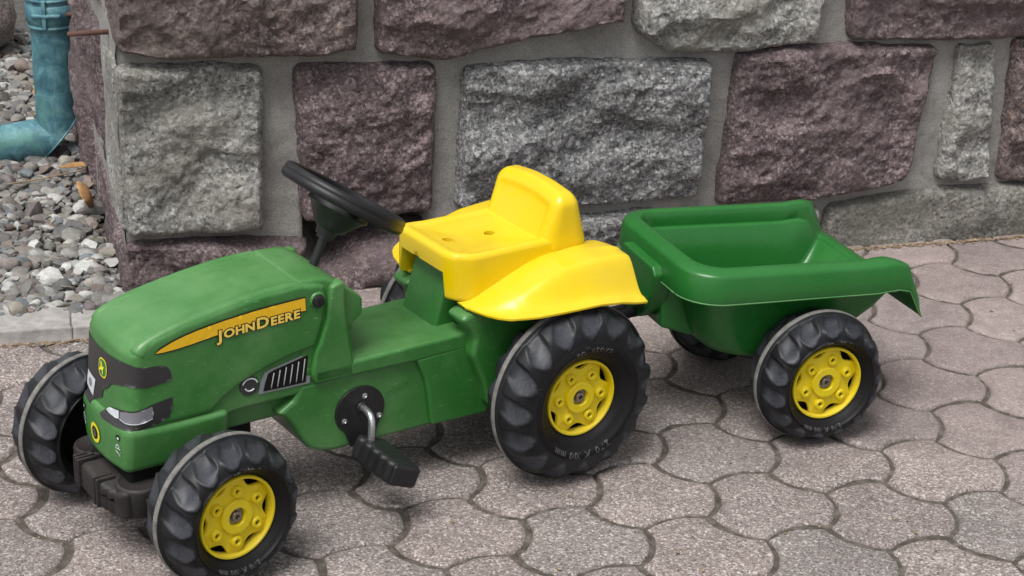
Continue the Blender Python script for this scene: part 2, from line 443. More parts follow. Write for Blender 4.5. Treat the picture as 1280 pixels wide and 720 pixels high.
pave = bpy.data.objects.new('paving', None); COL.objects.link(pave); pave['kind'] = 'structure'
pave['label'] = 'interlocking concrete paving with dark sandy joints'
HEX = [(-.866, .5), (0, 1), (.866, .5), (.866, -.5), (0, -1), (-.866, -.5)]
def paver_outline(inset, sag=.145, seg=7):
    pts = []
    for k in range(6):
        a = Vector(HEX[k]); b = Vector(HEX[(k+1) % 6]); d = b-a; out = Vector((-d.y, d.x)).normalized()
        s = sag if k % 2 == 0 else -sag
        for i in range(seg):
            t = i/seg; pts.append(a+d*t+out*s*4*t*(1-t))
    n = len(pts); res = []
    for i in range(n):
        t = (pts[(i+1) % n]-pts[i-1]).normalized(); nn = Vector((t.y, -t.x))
        res.append(pts[i]+nn*inset)
    return res
def paver_mesh(k):
    r = random.Random(k); mb = MB(); rings = []
    for ins, z in ((.038, -.4), (.041, -.075), (.053, -.030), (.075, -.009), (.11, 0.0)):
        ring = []
        for j, p in enumerate(paver_outline(ins)):
            w = .012*nz(p.x*4, p.y*4, k*3.1)+.016*min(0, nz(p.x*9, p.y*9, k*5.3)+.15)*(1+2*(z > -.05))
            ring.append((p.x*(1+w), p.y*(1+w), z+.012*nz(p.x*3, p.y*3, k*1.7+5)))
        rings.append(ring)
    n = len(rings[0]); V = [p for r_ in rings for p in r_]; F = []
    for a in range(len(rings)-1):
        for i in range(n): F.append((a*n+i, a*n+(i+1) % n, (a+1)*n+(i+1) % n, (a+1)*n+i))
    # inner top: fan with a slightly uneven centre ring
    m0 = len(V)
    for i in range(n):
        p = Vector(rings[-1][i]); V.append((p.x*.5, p.y*.5, .006*nz(p.x*2, p.y*2, k*2.2)))
    c = len(V); V.append((0, 0, .004*math.sin(k)))
    b = (len(rings)-1)*n
    for i in range(n): F.append((b+i, b+(i+1) % n, m0+(i+1) % n, m0+i)); F.append((m0+i, m0+(i+1) % n, c))
    mb.add(V, F); return mb.data('paver', M_PAVER)
PM = [paver_mesh(k) for k in range(5)]
def warp_xy(x, y):
    X = x+5
    dx = .05214-.00295*X+.00821*y-.00159*X*X+.00077*X*y-.00077*y*y
    dy = .00079+.0105*X-.01083*y-.00226*X*X+.0031*X*y-.00067*y*y
    f = max(0, 1-max(0, math.hypot(x+5, y)-13)/6)
    return x+dx*f, y+dy*f
def wall_side(x, y):      # distance in front of the wall face
    return (Vector((x, y, 0))-OW).dot(WN)
cells = []
for i in range(-30, 30):
    for j in range(-18, 18):
        x = i*1.732+j*.856+.874; y = j*-1.502+.479-1.0
        x, y = warp_xy(x, y)
        if wall_side(x, y) < -.9: continue
        if x < -12.2 and y > kerb_y(x)+.35 and wall_side(x, y) > -1: continue
        v = Vector((x, y, 0))-Vector(CAM_P); zz = v.dot(Vector(CAM_F))
        if zz < 5: continue
        px = 640+2431*v.dot(Vector(CAM_R))/zz; py = 360-2431*v.dot(Vector(CAM_U))/zz
        off = max(0, -px, px-1280)+max(0, -py, py-720)
        cells.append((off, x, y))
cells.sort()
for n_, (off, x, y) in enumerate(cells):
    if off > 420: break
    if n_ >= 290: break
    o = bpy.data.objects.new('paver', PM[rng.randrange(5)]); COL.objects.link(o); o.parent = pave
    o.location = (x*S, y*S, rng.uniform(-.012, .010)*S)
    o.rotation_euler = (rng.uniform(-.005, .005), rng.uniform(-.005, .005), rng.choice((0, 2, 4))*math.pi/3+rng.uniform(-.012, .012))
rest = MB()
for off, x, y in cells[n_:]:
    out = [(x+p.x, y+p.y) for p in paver_outline(.04, seg=3)]
    n = len(out); rest.add([(a, b, -.1) for a, b in out]+[(a, b, 0) for a, b in out], [(i, (i+1) % n, (i+1) % n+n, i+n) for i in range(n)]+[tuple(range(n, 2*n))])
if rest.v:
    o = rest.build('paver', M_PAVER, pave, flat=True); o['kind'] = 'stuff'
# sand in the joints: slightly lumpy sheet
mb = MB(); X = np.arange(-24, 9.01, .11); Y = np.arange(-11.5, 13, .11)
def sand_z(x, y): return -.047+.034*nz(x, y, 0, 1.9)+.022*nz(x, y, 4, 11)
V = [(x, y, sand_z(x, y)) for y in Y for x in X]; nx = len(X)
mb.add(V, [(j*nx+i, j*nx+i+1, (j+1)*nx+i+1, (j+1)*nx+i) for j in range(len(Y)-1) for i in range(nx-1)])
o = mb.build('joint_sand', M_JOINT); o['kind'] = 'structure'
# E-MARK: wall
# ------------------------------------------------------------------ stone wall
wall = thing('stone_wall', 'rough granite and purple porphyry block wall with wide grey mortar joints', 'wall', tuple(CORN))
def wpt(s, y, z): return (WF*(s+15)+WN*y+Vector((0, 0, z)))
def vpt(t, y, z): return (VD*t+VN*y+Vector((0, 0, z)))
def poly_at(pl, s):
    return interp(pl, s)
def stone(bot, top, mat, proud=.32, seed=0, frame=wpt, step=.058, rough=1.0, tilt=0.0, back=.5, name='stone'):
    """bot/top: polylines left to right [(s,z)...]; left/right edges join their ends"""
    def along(pl, u):
        d = [0]
        for a, b in zip(pl, pl[1:]): d.append(d[-1]+math.hypot(b[0]-a[0], b[1]-a[1]))
        L = u*d[-1]
        for k in range(len(pl)-1):
            if L <= d[k+1] or k == len(pl)-2:
                t = (L-d[k])/max(1e-6, d[k+1]-d[k]); return (pl[k][0]+(pl[k+1][0]-pl[k][0])*t, pl[k][1]+(pl[k+1][1]-pl[k][1])*t)
    g_ = .07 if frame is wpt else 0
    bot = [(a+g_*(-1 if i == 0 else 1 if i == len(bot)-1 else 0), b-g_*(b > 0)) for i, (a, b) in enumerate(bot)]; top = [(a+g_*(-1 if i == 0 else 1 if i == len(top)-1 else 0), b+g_) for i, (a, b) in enumerate(top)]
    w = abs(bot[-1][0]-bot[0][0]); h = abs(top[0][1]-bot[0][1])
    nu = max(6, int(w/step)); nv = max(6, int(h/step))
    V = []; F = []
    for j in range(nv+1):
        for i in range(nu+1):
            u = i/nu; v = j/nv
            a = along(bot, u); b = along(top, u)
            s = a[0]+(b[0]-a[0])*v; z = a[1]+(b[1]-a[1])*v
            # corner rounding in the outline
            du = min(u, 1-u)*w; dv = min(v, 1-v)*h
            cu = (1 if u > .5 else -1); cv = (1 if v > .5 else -1)
            R = .14; k = max(0, 1-du/R)*max(0, 1-dv/R)
            s -= cu*k*.07; z -= cv*k*.07
            e = min(du, dv); edge = 1-smooth(0, .12, e)
            s += edge*.055*nz(s, z, seed, 2.6, seed); z += edge*.055*nz(s, z, seed+9, 2.6, seed)
            q = Vector((s*1.0, z*1.0, seed*3.3))
            big = noise.noise(q*.42)*.30+noise.noise(q*.95+Vector((3, 1, 2)))*.16
            # fractured ledges
            r = noise.noise(Vector((s*.55+z*.5, z*1.2-s*.35, seed*2.1)))+.12*noise.noise(Vector((s*3, z*3, seed)))
            led = smooth(-.04, .06, r)*.09+smooth(.20, .27, r)*.06
            med = frac(s, z, seed, 1.9, seed, 4)*.075-.085*abs(noise.noise(Vector((s*2.3, z*2.9, seed))))-.05*abs(noise.noise(Vector((s*5.1+z*2, z*6.3-s, seed))))+.05
            fine = frac(s, z, seed, 9.0, seed, 3)*.045
            p = proud*smooth(-.03, .17, e)**.7+rough*smooth(0, .2, e)*(big-led+med)+rough*fine+tilt*(v-.5)
            p = max(p, .02*nz(s, z, seed, 4))
            if e <= 1e-9: p = -.12
            V.append(tuple(frame(s, p, z)))
    n = nu+1
    for j in range(nv):
        for i in range(nu): F.append((j*n+i, j*n+i+1, (j+1)*n+i+1, (j+1)*n+i))
    # sides running back into the wall
    loop = [i for i in range(n)]+[j*n+nu for j in range(1, nv+1)]+[nv*n+i for i in range(nu-1, -1, -1)]+[j*n for j in range(nv-1, 0, -1)]
    off = (VN if frame is vpt else WN)*(-back)
    m0 = len(V)
    for k in loop: V.append(tuple(Vector(V[k])+off))
    L = len(loop)
    for k in range(L): F.append((loop[k], m0+k, m0+(k+1) % L, loop[(k+1) % L]))
    mb = MB(); mb.add(V, F); return mb.build(name, mat, wall, auto=55)

# second course
stone([(-14.93, 1.18), (-13.5, 1.15), (-12.60, 1.18)], [(-15.0, 4.16), (-13.4, 4.14), (-12.55, 4.04)], M_GRANITE, .40, 3, rough=.85, back=1.6)
stone([(-11.85, 1.25), (-10.6, 1.2), (-9.56, 1.30)], [(-11.96, 4.04), (-10.6, 4.02), (-9.48, 3.95)], M_PORPH, .36, 8)
stone([(-9.06, 1.29), (-6.6, 1.16), (-4.47, 1.24)], [(-8.95, 3.86), (-7.2, 3.93), (-4.36, 3.79)], M_GRANITE_D, .40, 12)
stone([(-4.03, 1.04), (-2.2, 1.0), (-.9, 1.16), (-.22, 1.30)], [(-3.80, 3.93), (-1.8, 3.98), (.12, 3.86)], M_PORPH, .38, 17)
stone([(.44, 1.24), (1.05, 1.13), (1.50, 1.27)], [(.66, 3.84), (1.30, 3.86)], M_GRANITE, .32, 21)
stone([(1.80, 1.14), (2.6, 1.05), (4.1, 1.12)], [(1.78, 3.94), (4.2, 3.9)], M_PORPH2, .36, 25)
stone([(4.55, 1.1), (7.9, 1.1)], [(4.6, 3.9), (8.0, 3.9)], M_GRANITE, .36, 27, step=.12)
stone([(8.4, 1.1), (11.5, 1.1)], [(8.4, 3.9), (11.4, 3.9)], M_PORPH, .36, 29, step=.14)
# top course in view
stone([(-14.95, 4.52), (-14.3, 4.36), (-11.6, 4.29), (-10.95, 4.44)], [(-15.0, 6.6), (-12.8, 6.65), (-10.8, 6.6)], M_PORPH2, .55, 33, tilt=-.1)
stone([(-10.50, 4.28), (-9.3, 4.10), (-8.8, 4.25), (-6.12, 4.72)], [(-10.5, 6.7), (-6.0, 6.6)], M_PORPH, .50, 37)
stone([(-5.82, 4.50), (-5.2, 4.05), (-3.9, 3.98), (-2.36, 4.12)], [(-5.85, 6.6), (-2.15, 6.6)], M_GRANITE, .46, 41)
stone([(-1.62, 4.12), (.3, 4.04), (2.2, 4.02), (3.2, 4.1)], [(-1.85, 6.6), (3.1, 6.6)], M_PORPH, .46, 44)
stone([(3.6, 4.1), (7.4, 4.1)], [(3.6, 6.6), (7.4, 6.6)], M_GRANITE_D, .4, 46, step=.14)
stone([(7.9, 4.1), (11.5, 4.1)], [(7.9, 6.6), (11.5, 6.6)], M_PORPH, .4, 47, step=.14)
for k, (a, b) in enumerate(((-15, -12.2), (-11.8, -8.1), (-7.7, -4.3), (-3.9, -.2), (.2, 3.6), (4.0, 7.5), (7.9, 11.5))):
    stone([(a, 7.0), (b, 7.0)], [(a, 9.4), (b, 9.4)], (M_PORPH, M_GRANITE, M_PORPH2, M_GRANITE_D)[k % 4], .4, 60+k, step=.16)
# foundation course
stone([(-15.1, -.3), (-11.95, -.3)], [(-15.0, .95), (-13.4, .93), (-11.86, .80)], M_PORPH, .50, 51, rough=.9)
stone([(-11.6, -.3), (-9.0, -.3)], [(-11.75, .02), (-11.35, .30), (-10.95, .66), (-10.45, .84), (-9.6, .82), (-9.1, .5)], M_PORPH, .62, 53, rough=.9)
stone([(-8.8, -.3), (-5.2, -.3)], [(-8.8, .9), (-5.2, .92)], M_GRANITE_D, .42, 55)
stone([(-4.9, -.3), (-2.0, -.3)], [(-4.9, .82), (-2.0, .80)], M_PLINTH, .42, 57)
# long low plinth block at the right
stone([(-1.9, -.3), (2.0, -.3), (9, -.3)], [(-1.75, .78), (-.6, .93), (.6, 1.0), (2.4, 1.0), (9, .95)], M_PLINTH, .30, 59, rough=.35, step=.085)
# corner return
stone([(-.10, 1.12), (1.2, 1.25), (1.7, 1.4)], [(-.10, 4.28), (1.3, 4.2), (1.9, 4.1)], M_GRANITE, .05, 71, vpt, rough=.22, back=.2)
stone([(.0, -.3), (4.6, -.3)], [(.0, .95), (2.3, 1.1), (4.4, 1.5)], M_PORPH, .11, 73, vpt, rough=.5)
stone([(2.6, 1.5), (4.8, 1.8)], [(2.4, 4.2), (4.8, 4.3)], M_PORPH, .11, 75, vpt, rough=.6)
stone([(5.0, -.3), (12.6, -.3)], [(5.1, 4.3), (12.6, 4.3)], M_PORPH, .22, 77, vpt, rough=.6, step=.11)
stone([(.0, 4.66), (4.6, 4.66)], [(.0, 7), (4.6, 7)], M_PORPH2, .12, 79, vpt, rough=.5, step=.11)
stone([(5.0, 4.6), (12.6, 4.6)], [(5.0, 7.2), (12.6, 7.2)], M_PORPH, .25, 81, vpt, rough=.5, step=.13)
# mortar body: gridded face with a deep open pocket between two stones
POCKET = [(-11.78, 1.6), (-11.78, .3), (-11.3, .1), (-10.97, .5), (-10.5, .7), (-9.6, .7), (-9.56, 1.17), (-10.5, 1.24)]
def inside(p, poly):
    c = False; n = len(poly)
    for i in range(n):
        a, b = poly[i], poly[(i+1) % n]
        if (a[1] > p[1]) != (b[1] > p[1]) and p[0] < (b[0]-a[0])*(p[1]-a[1])/(b[1]-a[1])+a[0]: c = not c
    return c
def mortar_face(frame, s0, s1, z0, z1, step, pocket=None):
    mb = MB(); A = np.arange(s0, s1+1e-6, (s1-s0)/int((s1-s0)/step)); B = np.arange(z0, z1+1e-6, (z1-z0)/int((z1-z0)/step)); V = []
    for z in B:
        for s in A:
            y = .035*nz(s, z, 1, .9)+.022*nz(s, z, 2, 4)+.012*nz(s, z, 6, 12)
            if pocket and inside((s, z), pocket): y -= 2.2
            V.append(tuple(frame(s, y, z)))
    n = len(A); mb.add(V, [(j*n+i, j*n+i+1, (j+1)*n+i+1, (j+1)*n+i) for j in range(len(B)-1) for i in range(n-1)]); return mb
mb = mortar_face(wpt, -14.98, 11.8, -.3, 9.6, .10, POCKET)
mb.build('mortar', M_MORTAR, wall)
mb = mortar_face(vpt, -.06, 12.6, -.3, 9.6, .2)
mb.build('mortar', M_MORTAR, wall)
# wall body behind
mb = MB(); mb.add([tuple(wpt(-14.9, -2.6, -.3)), tuple(wpt(11.8, -2.6, -.3)), tuple(wpt(11.8, -2.6, 9.6)), tuple(wpt(-14.9, -2.6, 9.6)),
                   tuple(wpt(-14.9, -2.6, -.3)+VD*10), tuple(wpt(11.8, -2.6, -.3)+VD*10), tuple(wpt(11.8, -2.6, 9.6)+VD*10), tuple(wpt(-14.9, -2.6, 9.6)+VD*10)],
                  [(0, 1, 2, 3), (4, 5, 6, 7), (1, 5, 6, 2), (3, 2, 6, 7)])
mb.build('wall_core', M_MORTAR, wall, flat=True)

# ------------------------------------------------------------------ kerb, gravel, left side
kerb = bpy.data.objects.new('kerb', None); COL.objects.link(kerb); kerb['kind'] = 'structure'
kerb['label'] = 'low pale concrete kerb between the paving and the gravel'
edges = [-35.0, -31.5, -27.6, -23.5, -19.6, -16.4, -13.32, -11.9]
for a, b in zip(edges, edges[1:]):
    a += .003; b -= .003
    def kw(x, y, z, a=a, b=b):
        t = x; d = (kerb_y(t+.3)-kerb_y(t-.3))/.6; nrm = Vector((-d, 1)).normalized()
        base = Vector((t, kerb_y(t)))
        p = base+nrm*y; lean = .08*(z > 0)*(1-min(1, y/.2)) if y < .2 else 0
        return (p.x, p.y+lean+.015*nz(x, z, 0, 3), z+.012*nz(x, y, 3, 2.5))
    mb = MB(); mb.add(*block(a, b, 0, 1.02, -.3, .23, .05, .18, kw)); mb.build('kerb_stone', M_KERB, kerb)
mb = MB(); P_ = [(x, kerb_y(x)+.5) for x in (-60, -40, -23, -19, -16, -14, -12.4)]
bed = P_+[(-12.6, 4), (-17.2, 14), (-24, 32), (-60, 40)]
mb.add([(x, y, .06) for x, y in bed], [tuple(range(len(bed)))]); o = mb.build('gravel_bed', M_SOIL); o['kind'] = 'structure'

def ico(k=2):
    bm = bmesh.new(); bmesh.ops.create_icosphere(bm, subdivisions=k, radius=1); V = np.array([v.co[:] for v in bm.verts]); F = np.array([[v.index for v in f.verts] for f in bm.faces]); bm.free(); return V, F
IV, IF = ico()
nr = np.random.RandomState(3)
protos = []
for k in range(14):
    V = IV.copy()
    for c in range(9):                           # chop with random planes for worn crushed stone
        d = nr.randn(3); d /= np.linalg.norm(d); h = nr.uniform(.38, .78)
        t = V@d; V = V-np.outer(np.maximum(t-h, 0), d)*.98
    V += np.array([[nz(*p, 2.0, k) for _ in (0,)]*3 for p in V])*.08
    protos.append(V)
def in_gravel(x, y):
    if y < kerb_y(x)+.75: return False
    t = (Vector((x, y, 0))-CORN); 
    if t.dot(VN) < .16: return False
    return True
TONES = [(.22, .205, .185), (.28, .262, .24), (.17, .16, .15), (.36, .345, .32), (.13, .125, .12), (.21, .18, .16), (.28, .25, .205), (.19, .205, .21), (.44, .43, .40), (.21, .16, .135), (.23, .205, .18), (.20, .19, .17), (.15, .125, .12)]
vs = []; fs = []; cs = []; nv = 0; cnt = 0
cand = []
for k in range(16000):
    y = nr.uniform(1.5, 19); x = nr.uniform(-21.5, -12.3)
    if not in_gravel(x, y): continue
    v = Vector((x, y, 0))-Vector(CAM_P); px = 640+2431*v.dot(Vector(CAM_R))/v.dot(Vector(CAM_F))
    if px < -90: continue
    cand.append((x, y))
IV1, IF1 = ico(1)
outer_ = [(nr.uniform(-34, -16.0), nr.uniform(-6, 19)) for _ in range(9000)]
outer_ = [p for p in outer_ if in_gravel(*p) and 640+2431*(Vector((*p, 0))-Vector(CAM_P)).dot(Vector(CAM_R))/(Vector((*p, 0))-Vector(CAM_P)).dot(Vector(CAM_F)) < -80][:5200]
cand = [(a, b, 0) for a, b in cand[:5600]]+[(a, b, 1) for a, b in outer_]
for (x, y, far_) in cand:
    r = min(.27, max(.065, nr.lognormal(math.log(.105), .38)))
    z = .07+.10*nz(x, y, 0, .5)+nr.uniform(-.03, .17)+r*.35
    A = np.array(Matrix.Rotation(nr.uniform(0, 6.28), 3, 'Z')@Matrix.Rotation(nr.uniform(-.6, .6), 3, 'X'))
    if far_: r *= 1.35
    V = ((IV1*nr.uniform(.8, 1.1, IV1.shape) if far_ else protos[nr.randint(14)])*np.array([1.18, .95, .68])*nr.uniform(.85, 1.15, 3)*r)@A.T+np.array([x, y, z])
    vs.append(V); fs.append((IF1 if far_ else IF)+nv); nv += len(V); c = np.array(TONES[nr.randint(len(TONES))])*nr.uniform(.66, 1.14)*np.array([.97, 1.0, 1.03])
    cs.append(np.tile(np.append(c, 1.0), (len(V), 1)))
vs = np.vstack(vs)*S; fs = np.vstack(fs); cs = np.vstack(cs)
me = bpy.data.meshes.new('gravel'); me.from_pydata(vs.tolist(), [], fs.tolist()); me.materials.append(M_GRAVEL)
ca = me.color_attributes.new('tone', 'FLOAT_COLOR', 'POINT'); ca.data.foreach_set('color', cs.astype(np.float32).ravel())
me.polygons.foreach_set('use_smooth', [True]*len(me.polygons)); me.set_sharp_from_angle(angle=math.radians(38))
o = bpy.data.objects.new('gravel', me); COL.objects.link(o); o['kind'] = 'stuff'

# boulder
def bw(x, y, z):
    d = 1+.10*nz(x, y, z, .8)+.05*frac(x, y, z, 2.2)
    return (x*d, y*d, z*d)
mb = MB(); V = [(x*1.15, y*1.0, z*.95) for x, y, z in IV.tolist()]
bm = bmesh.new(); bmesh.ops.create_icosphere(bm, subdivisions=5, radius=1)
mb.add([bw(v.co.x*1.35, v.co.y*1.2, v.co.z*1.0) for v in bm.verts], [tuple(v.index for v in f.verts) for f in bm.faces]); bm.free()
o = mb.build('boulder', M_BOULDER); o.location = (-21.15*S, 17.3*S, 1.15*S); tag(o, 'rounded pinkish granite boulder on the gravel behind the downpipe', 'boulder')

# ------------------------------------------------------------------ downpipe
pp = Vector((-16.38, 10.3, 0))
pipe = thing('drainpipe', 'verdigris copper rainwater downpipe with mitred elbow beside the wall corner', 'drainpipe', tuple(pp))
def barrel(z0, z1, r, n=40, lean=(0, 0)):
    V = []; F = []; rows = max(2, int((z1-z0)/.12))
    for j in range(rows+1):
        z = z0+(z1-z0)*j/rows
        for i in range(n):
            a = 2*math.pi*i/n; rr = r+.012*nz(math.cos(a)*2, math.sin(a)*2, z, 1.2)
            V.append((rr*math.cos(a)+lean[0]*z, rr*math.sin(a)+lean[1]*z, z))
    for j in range(rows):
        for i in range(n): F.append((j*n+i, j*n+(i+1) % n, (j+1)*n+(i+1) % n, (j+1)*n+i))
    return V, F
PR = .43
# lower leg (mitred at the elbow) and the spout going left
EL = Vector((0, 0, .62)); SPD = Vector((-.93, -.34, -.13)).normalized()
def mitre(z_top, mat):
    V = []; F = []; n = 40; mn = (Vector((0, 0, 1))-SPD*1.0).normalized()
    mn = (Vector((0, 0, 1))-SPD).normalized() if False else (SPD-Vector((0, 0, -1))*-1).normalized()
    # mitre plane bisects up-axis and spout axis
    pn = (Vector((0, 0, 1))-SPD).cross(Vector((0, 0, 1)).cross(SPD)).normalized()
    low = []; 
    for i in range(n):
        a = 2*math.pi*i/n; q = Vector((PR*math.cos(a), PR*math.sin(a), 0)); t = (EL-q).dot(pn)/Vector((0, 0, 1)).dot(pn); low.append(q+Vector((0, 0, t)))
    rows = 22
    for j in range(rows+1):
        for i in range(n):
            p = low[i]; z = p.z+(z_top-p.z)*j/rows; V.append((p.x, p.y, z))
    for j in range(rows):
        for i in range(n): F.append((j*n+i, j*n+(i+1) % n, (j+1)*n+(i+1) % n, (j+1)*n+i))
    m0 = len(V)
    for j in range(14):
        for i in range(n): V.append(tuple(low[i]+SPD*(1.55*j/13+(0 if j == 0 else 0)) if j < 13 else low[i]+SPD*1.6))
    for j in range(13):
        for i in range(n): F.append((m0+j*n+i, m0+(j+1)*n+i, m0+(j+1)*n+(i+1) % n, m0+j*n+(i+1) % n))
    return V, F, low
V, F, low = mitre(4.0, None)
mb = MB(); mb.add(V, F); mb.build('pipe', M_COPPER, pipe, auto=40)
mb = MB(); mb.add(*tube([tuple(q*1.0) for q in low]+[tuple(low[0])], .022, 8)); mb.build('solder_seam', M_COPPER, pipe)
mb = MB(); mb.add(*barrel(3.0, 9.0, PR+.035)); mb.build('pipe_sleeve', M_COPPER, pipe, auto=40)
mb = MB()
for z in (3.02, 3.58): mb.add(*lathe([(PR+.03, z-.035), (PR+.065, z-.02), (PR+.065, z+.02), (PR+.03, z+.035)], n=40, caps=False))
mb.add(*lathe([(PR+.05, 3.1), (PR+.075, 3.12), (PR+.075, 3.46), (PR+.05, 3.48)], n=40, caps=False))
cl = mb.build('pipe_clamp', M_COPPER, pipe)
mb = MB(); mb.add(*tube([(-.22, -.46, 3.28), (.05, -.53, 3.3), (.34, -.42, 3.3)], .045)); mb.add(*block(.0, .09, -.55, -.44, 3.02, 3.62, .02))
mb.build('clamp_bolt', M_COPPER, cl, auto=40)
mb = MB(); mb.add(*tube([tuple(vpt(.80, .70, 4.55)), tuple(vpt(.9, .2, 4.53)), tuple(vpt(1.0, -.35, 4.50))], .045, 10)); mb.build('iron_rod', M_RUST, wall)
mb = MB(); mb.add(*tube([(.40, -.25, 3.3), (.62, -.2, 3.3), (.9, .1, 3.3)], .05, 8)); mb.build('wall_bracket', M_RUST, pipe)

# leaves and twigs
def leaf(loc, rot, sx, sy, curl, label):
    mb = MB(); V = []; n = 14; m = 8
    for i in range(n+1):
        u = i/n; w = math.sin(math.pi*u**.8)*.5+.01
        for j in range(m+1):
            v = (j/m-.5)*2
            V.append(((u-.5)*sx, v*w*sy, curl*(v*v*w)+.12*math.sin(u*3)*sx+.02*nz(u*4, v*2, sx)))
    mb.add(V, [(i*(m+1)+j, (i+1)*(m+1)+j, (i+1)*(m+1)+j+1, i*(m+1)+j+1) for i in range(n) for j in range(m)])
    o = mb.build('dry_leaf', M_LEAF); o.location = [c*S for c in loc]; o.rotation_euler = rot
    s_ = o.modifiers.new('s', 'SOLIDIFY'); s_.thickness = .0006
    tag(o, label, 'leaf'); return o
leaf((-14.80, 7.0, .62), (math.radians(62), math.radians(8), math.radians(112)), 1.35, .55, -.25, 'orange-brown dry leaf leaning against the foot of the wall corner')
leaf((-17.75, 13.6, .5), (math.radians(20), math.radians(-10), math.radians(10)), .75, .4, .2, 'tan dry leaf on the gravel behind the downpipe')
leaf((-15.45, 9.0, .42), (math.radians(-15), math.radians(12), math.radians(40)), 1.1, .3, -.2, 'pale narrow dry leaf lying on gravel below the pipe elbow')
def twig(pts, r, label):
    mb = MB(); mb.add(*tube([tuple(p) for p in catmull(pts, 5)], r, 6)); o = mb.build('twig', M_TWIG); tag(o, label, 'twig')
twig([(-16.6, 7.8, .42), (-15.9, 8.2, .47), (-15.3, 8.7, .5)], .018, 'thin pale twig lying across the gravel below the pipe elbow')
twig([(-13.6, 1.35, .03), (-13.2, 1.75, .05), (-12.9, 1.62, .04), (-12.3, 1.95, .05)], .012, 'thin curved dry stalk lying along the foot of the kerb')
# crumbs of litter along the foot of kerb and plinth
vs = []; fs = []
mb = MB()
for k in range(1300):
    if k < 380:
        x = rng.uniform(-15.5, -11.2); y = kerb_y(x)-abs(rng.gauss(0, .07))-.01
    elif k > 1120:
        x = rng.uniform(-14, 4); y = rng.uniform(-6.5, 7.5)
    else:
        s = rng.uniform(-1.6, 6.5); p = OW+WF*s+WN*(.42+abs(rng.gauss(0, .06))); x, y = p.x, p.y
    r = rng.uniform(.014, .05); z = .01+r*.3
    a = rng.uniform(0, 6.28)
    V = []
    for dx, dy, dz in ((1, 0, 0), (0, .6, .1), (-1, 0, 0), (0, -.6, .05), (0, 0, .5)):
        V.append((x+(dx*math.cos(a)-dy*math.sin(a))*r, y+(dx*math.sin(a)+dy*math.cos(a))*r, z+dz*r))
    mb.add(V, [(0, 1, 4), (1, 2, 4), (2, 3, 4), (3, 0, 4), (0, 3, 2, 1)])
o = mb.build('leaf_litter', M_DEBRIS, flat=True); o['kind'] = 'stuff'
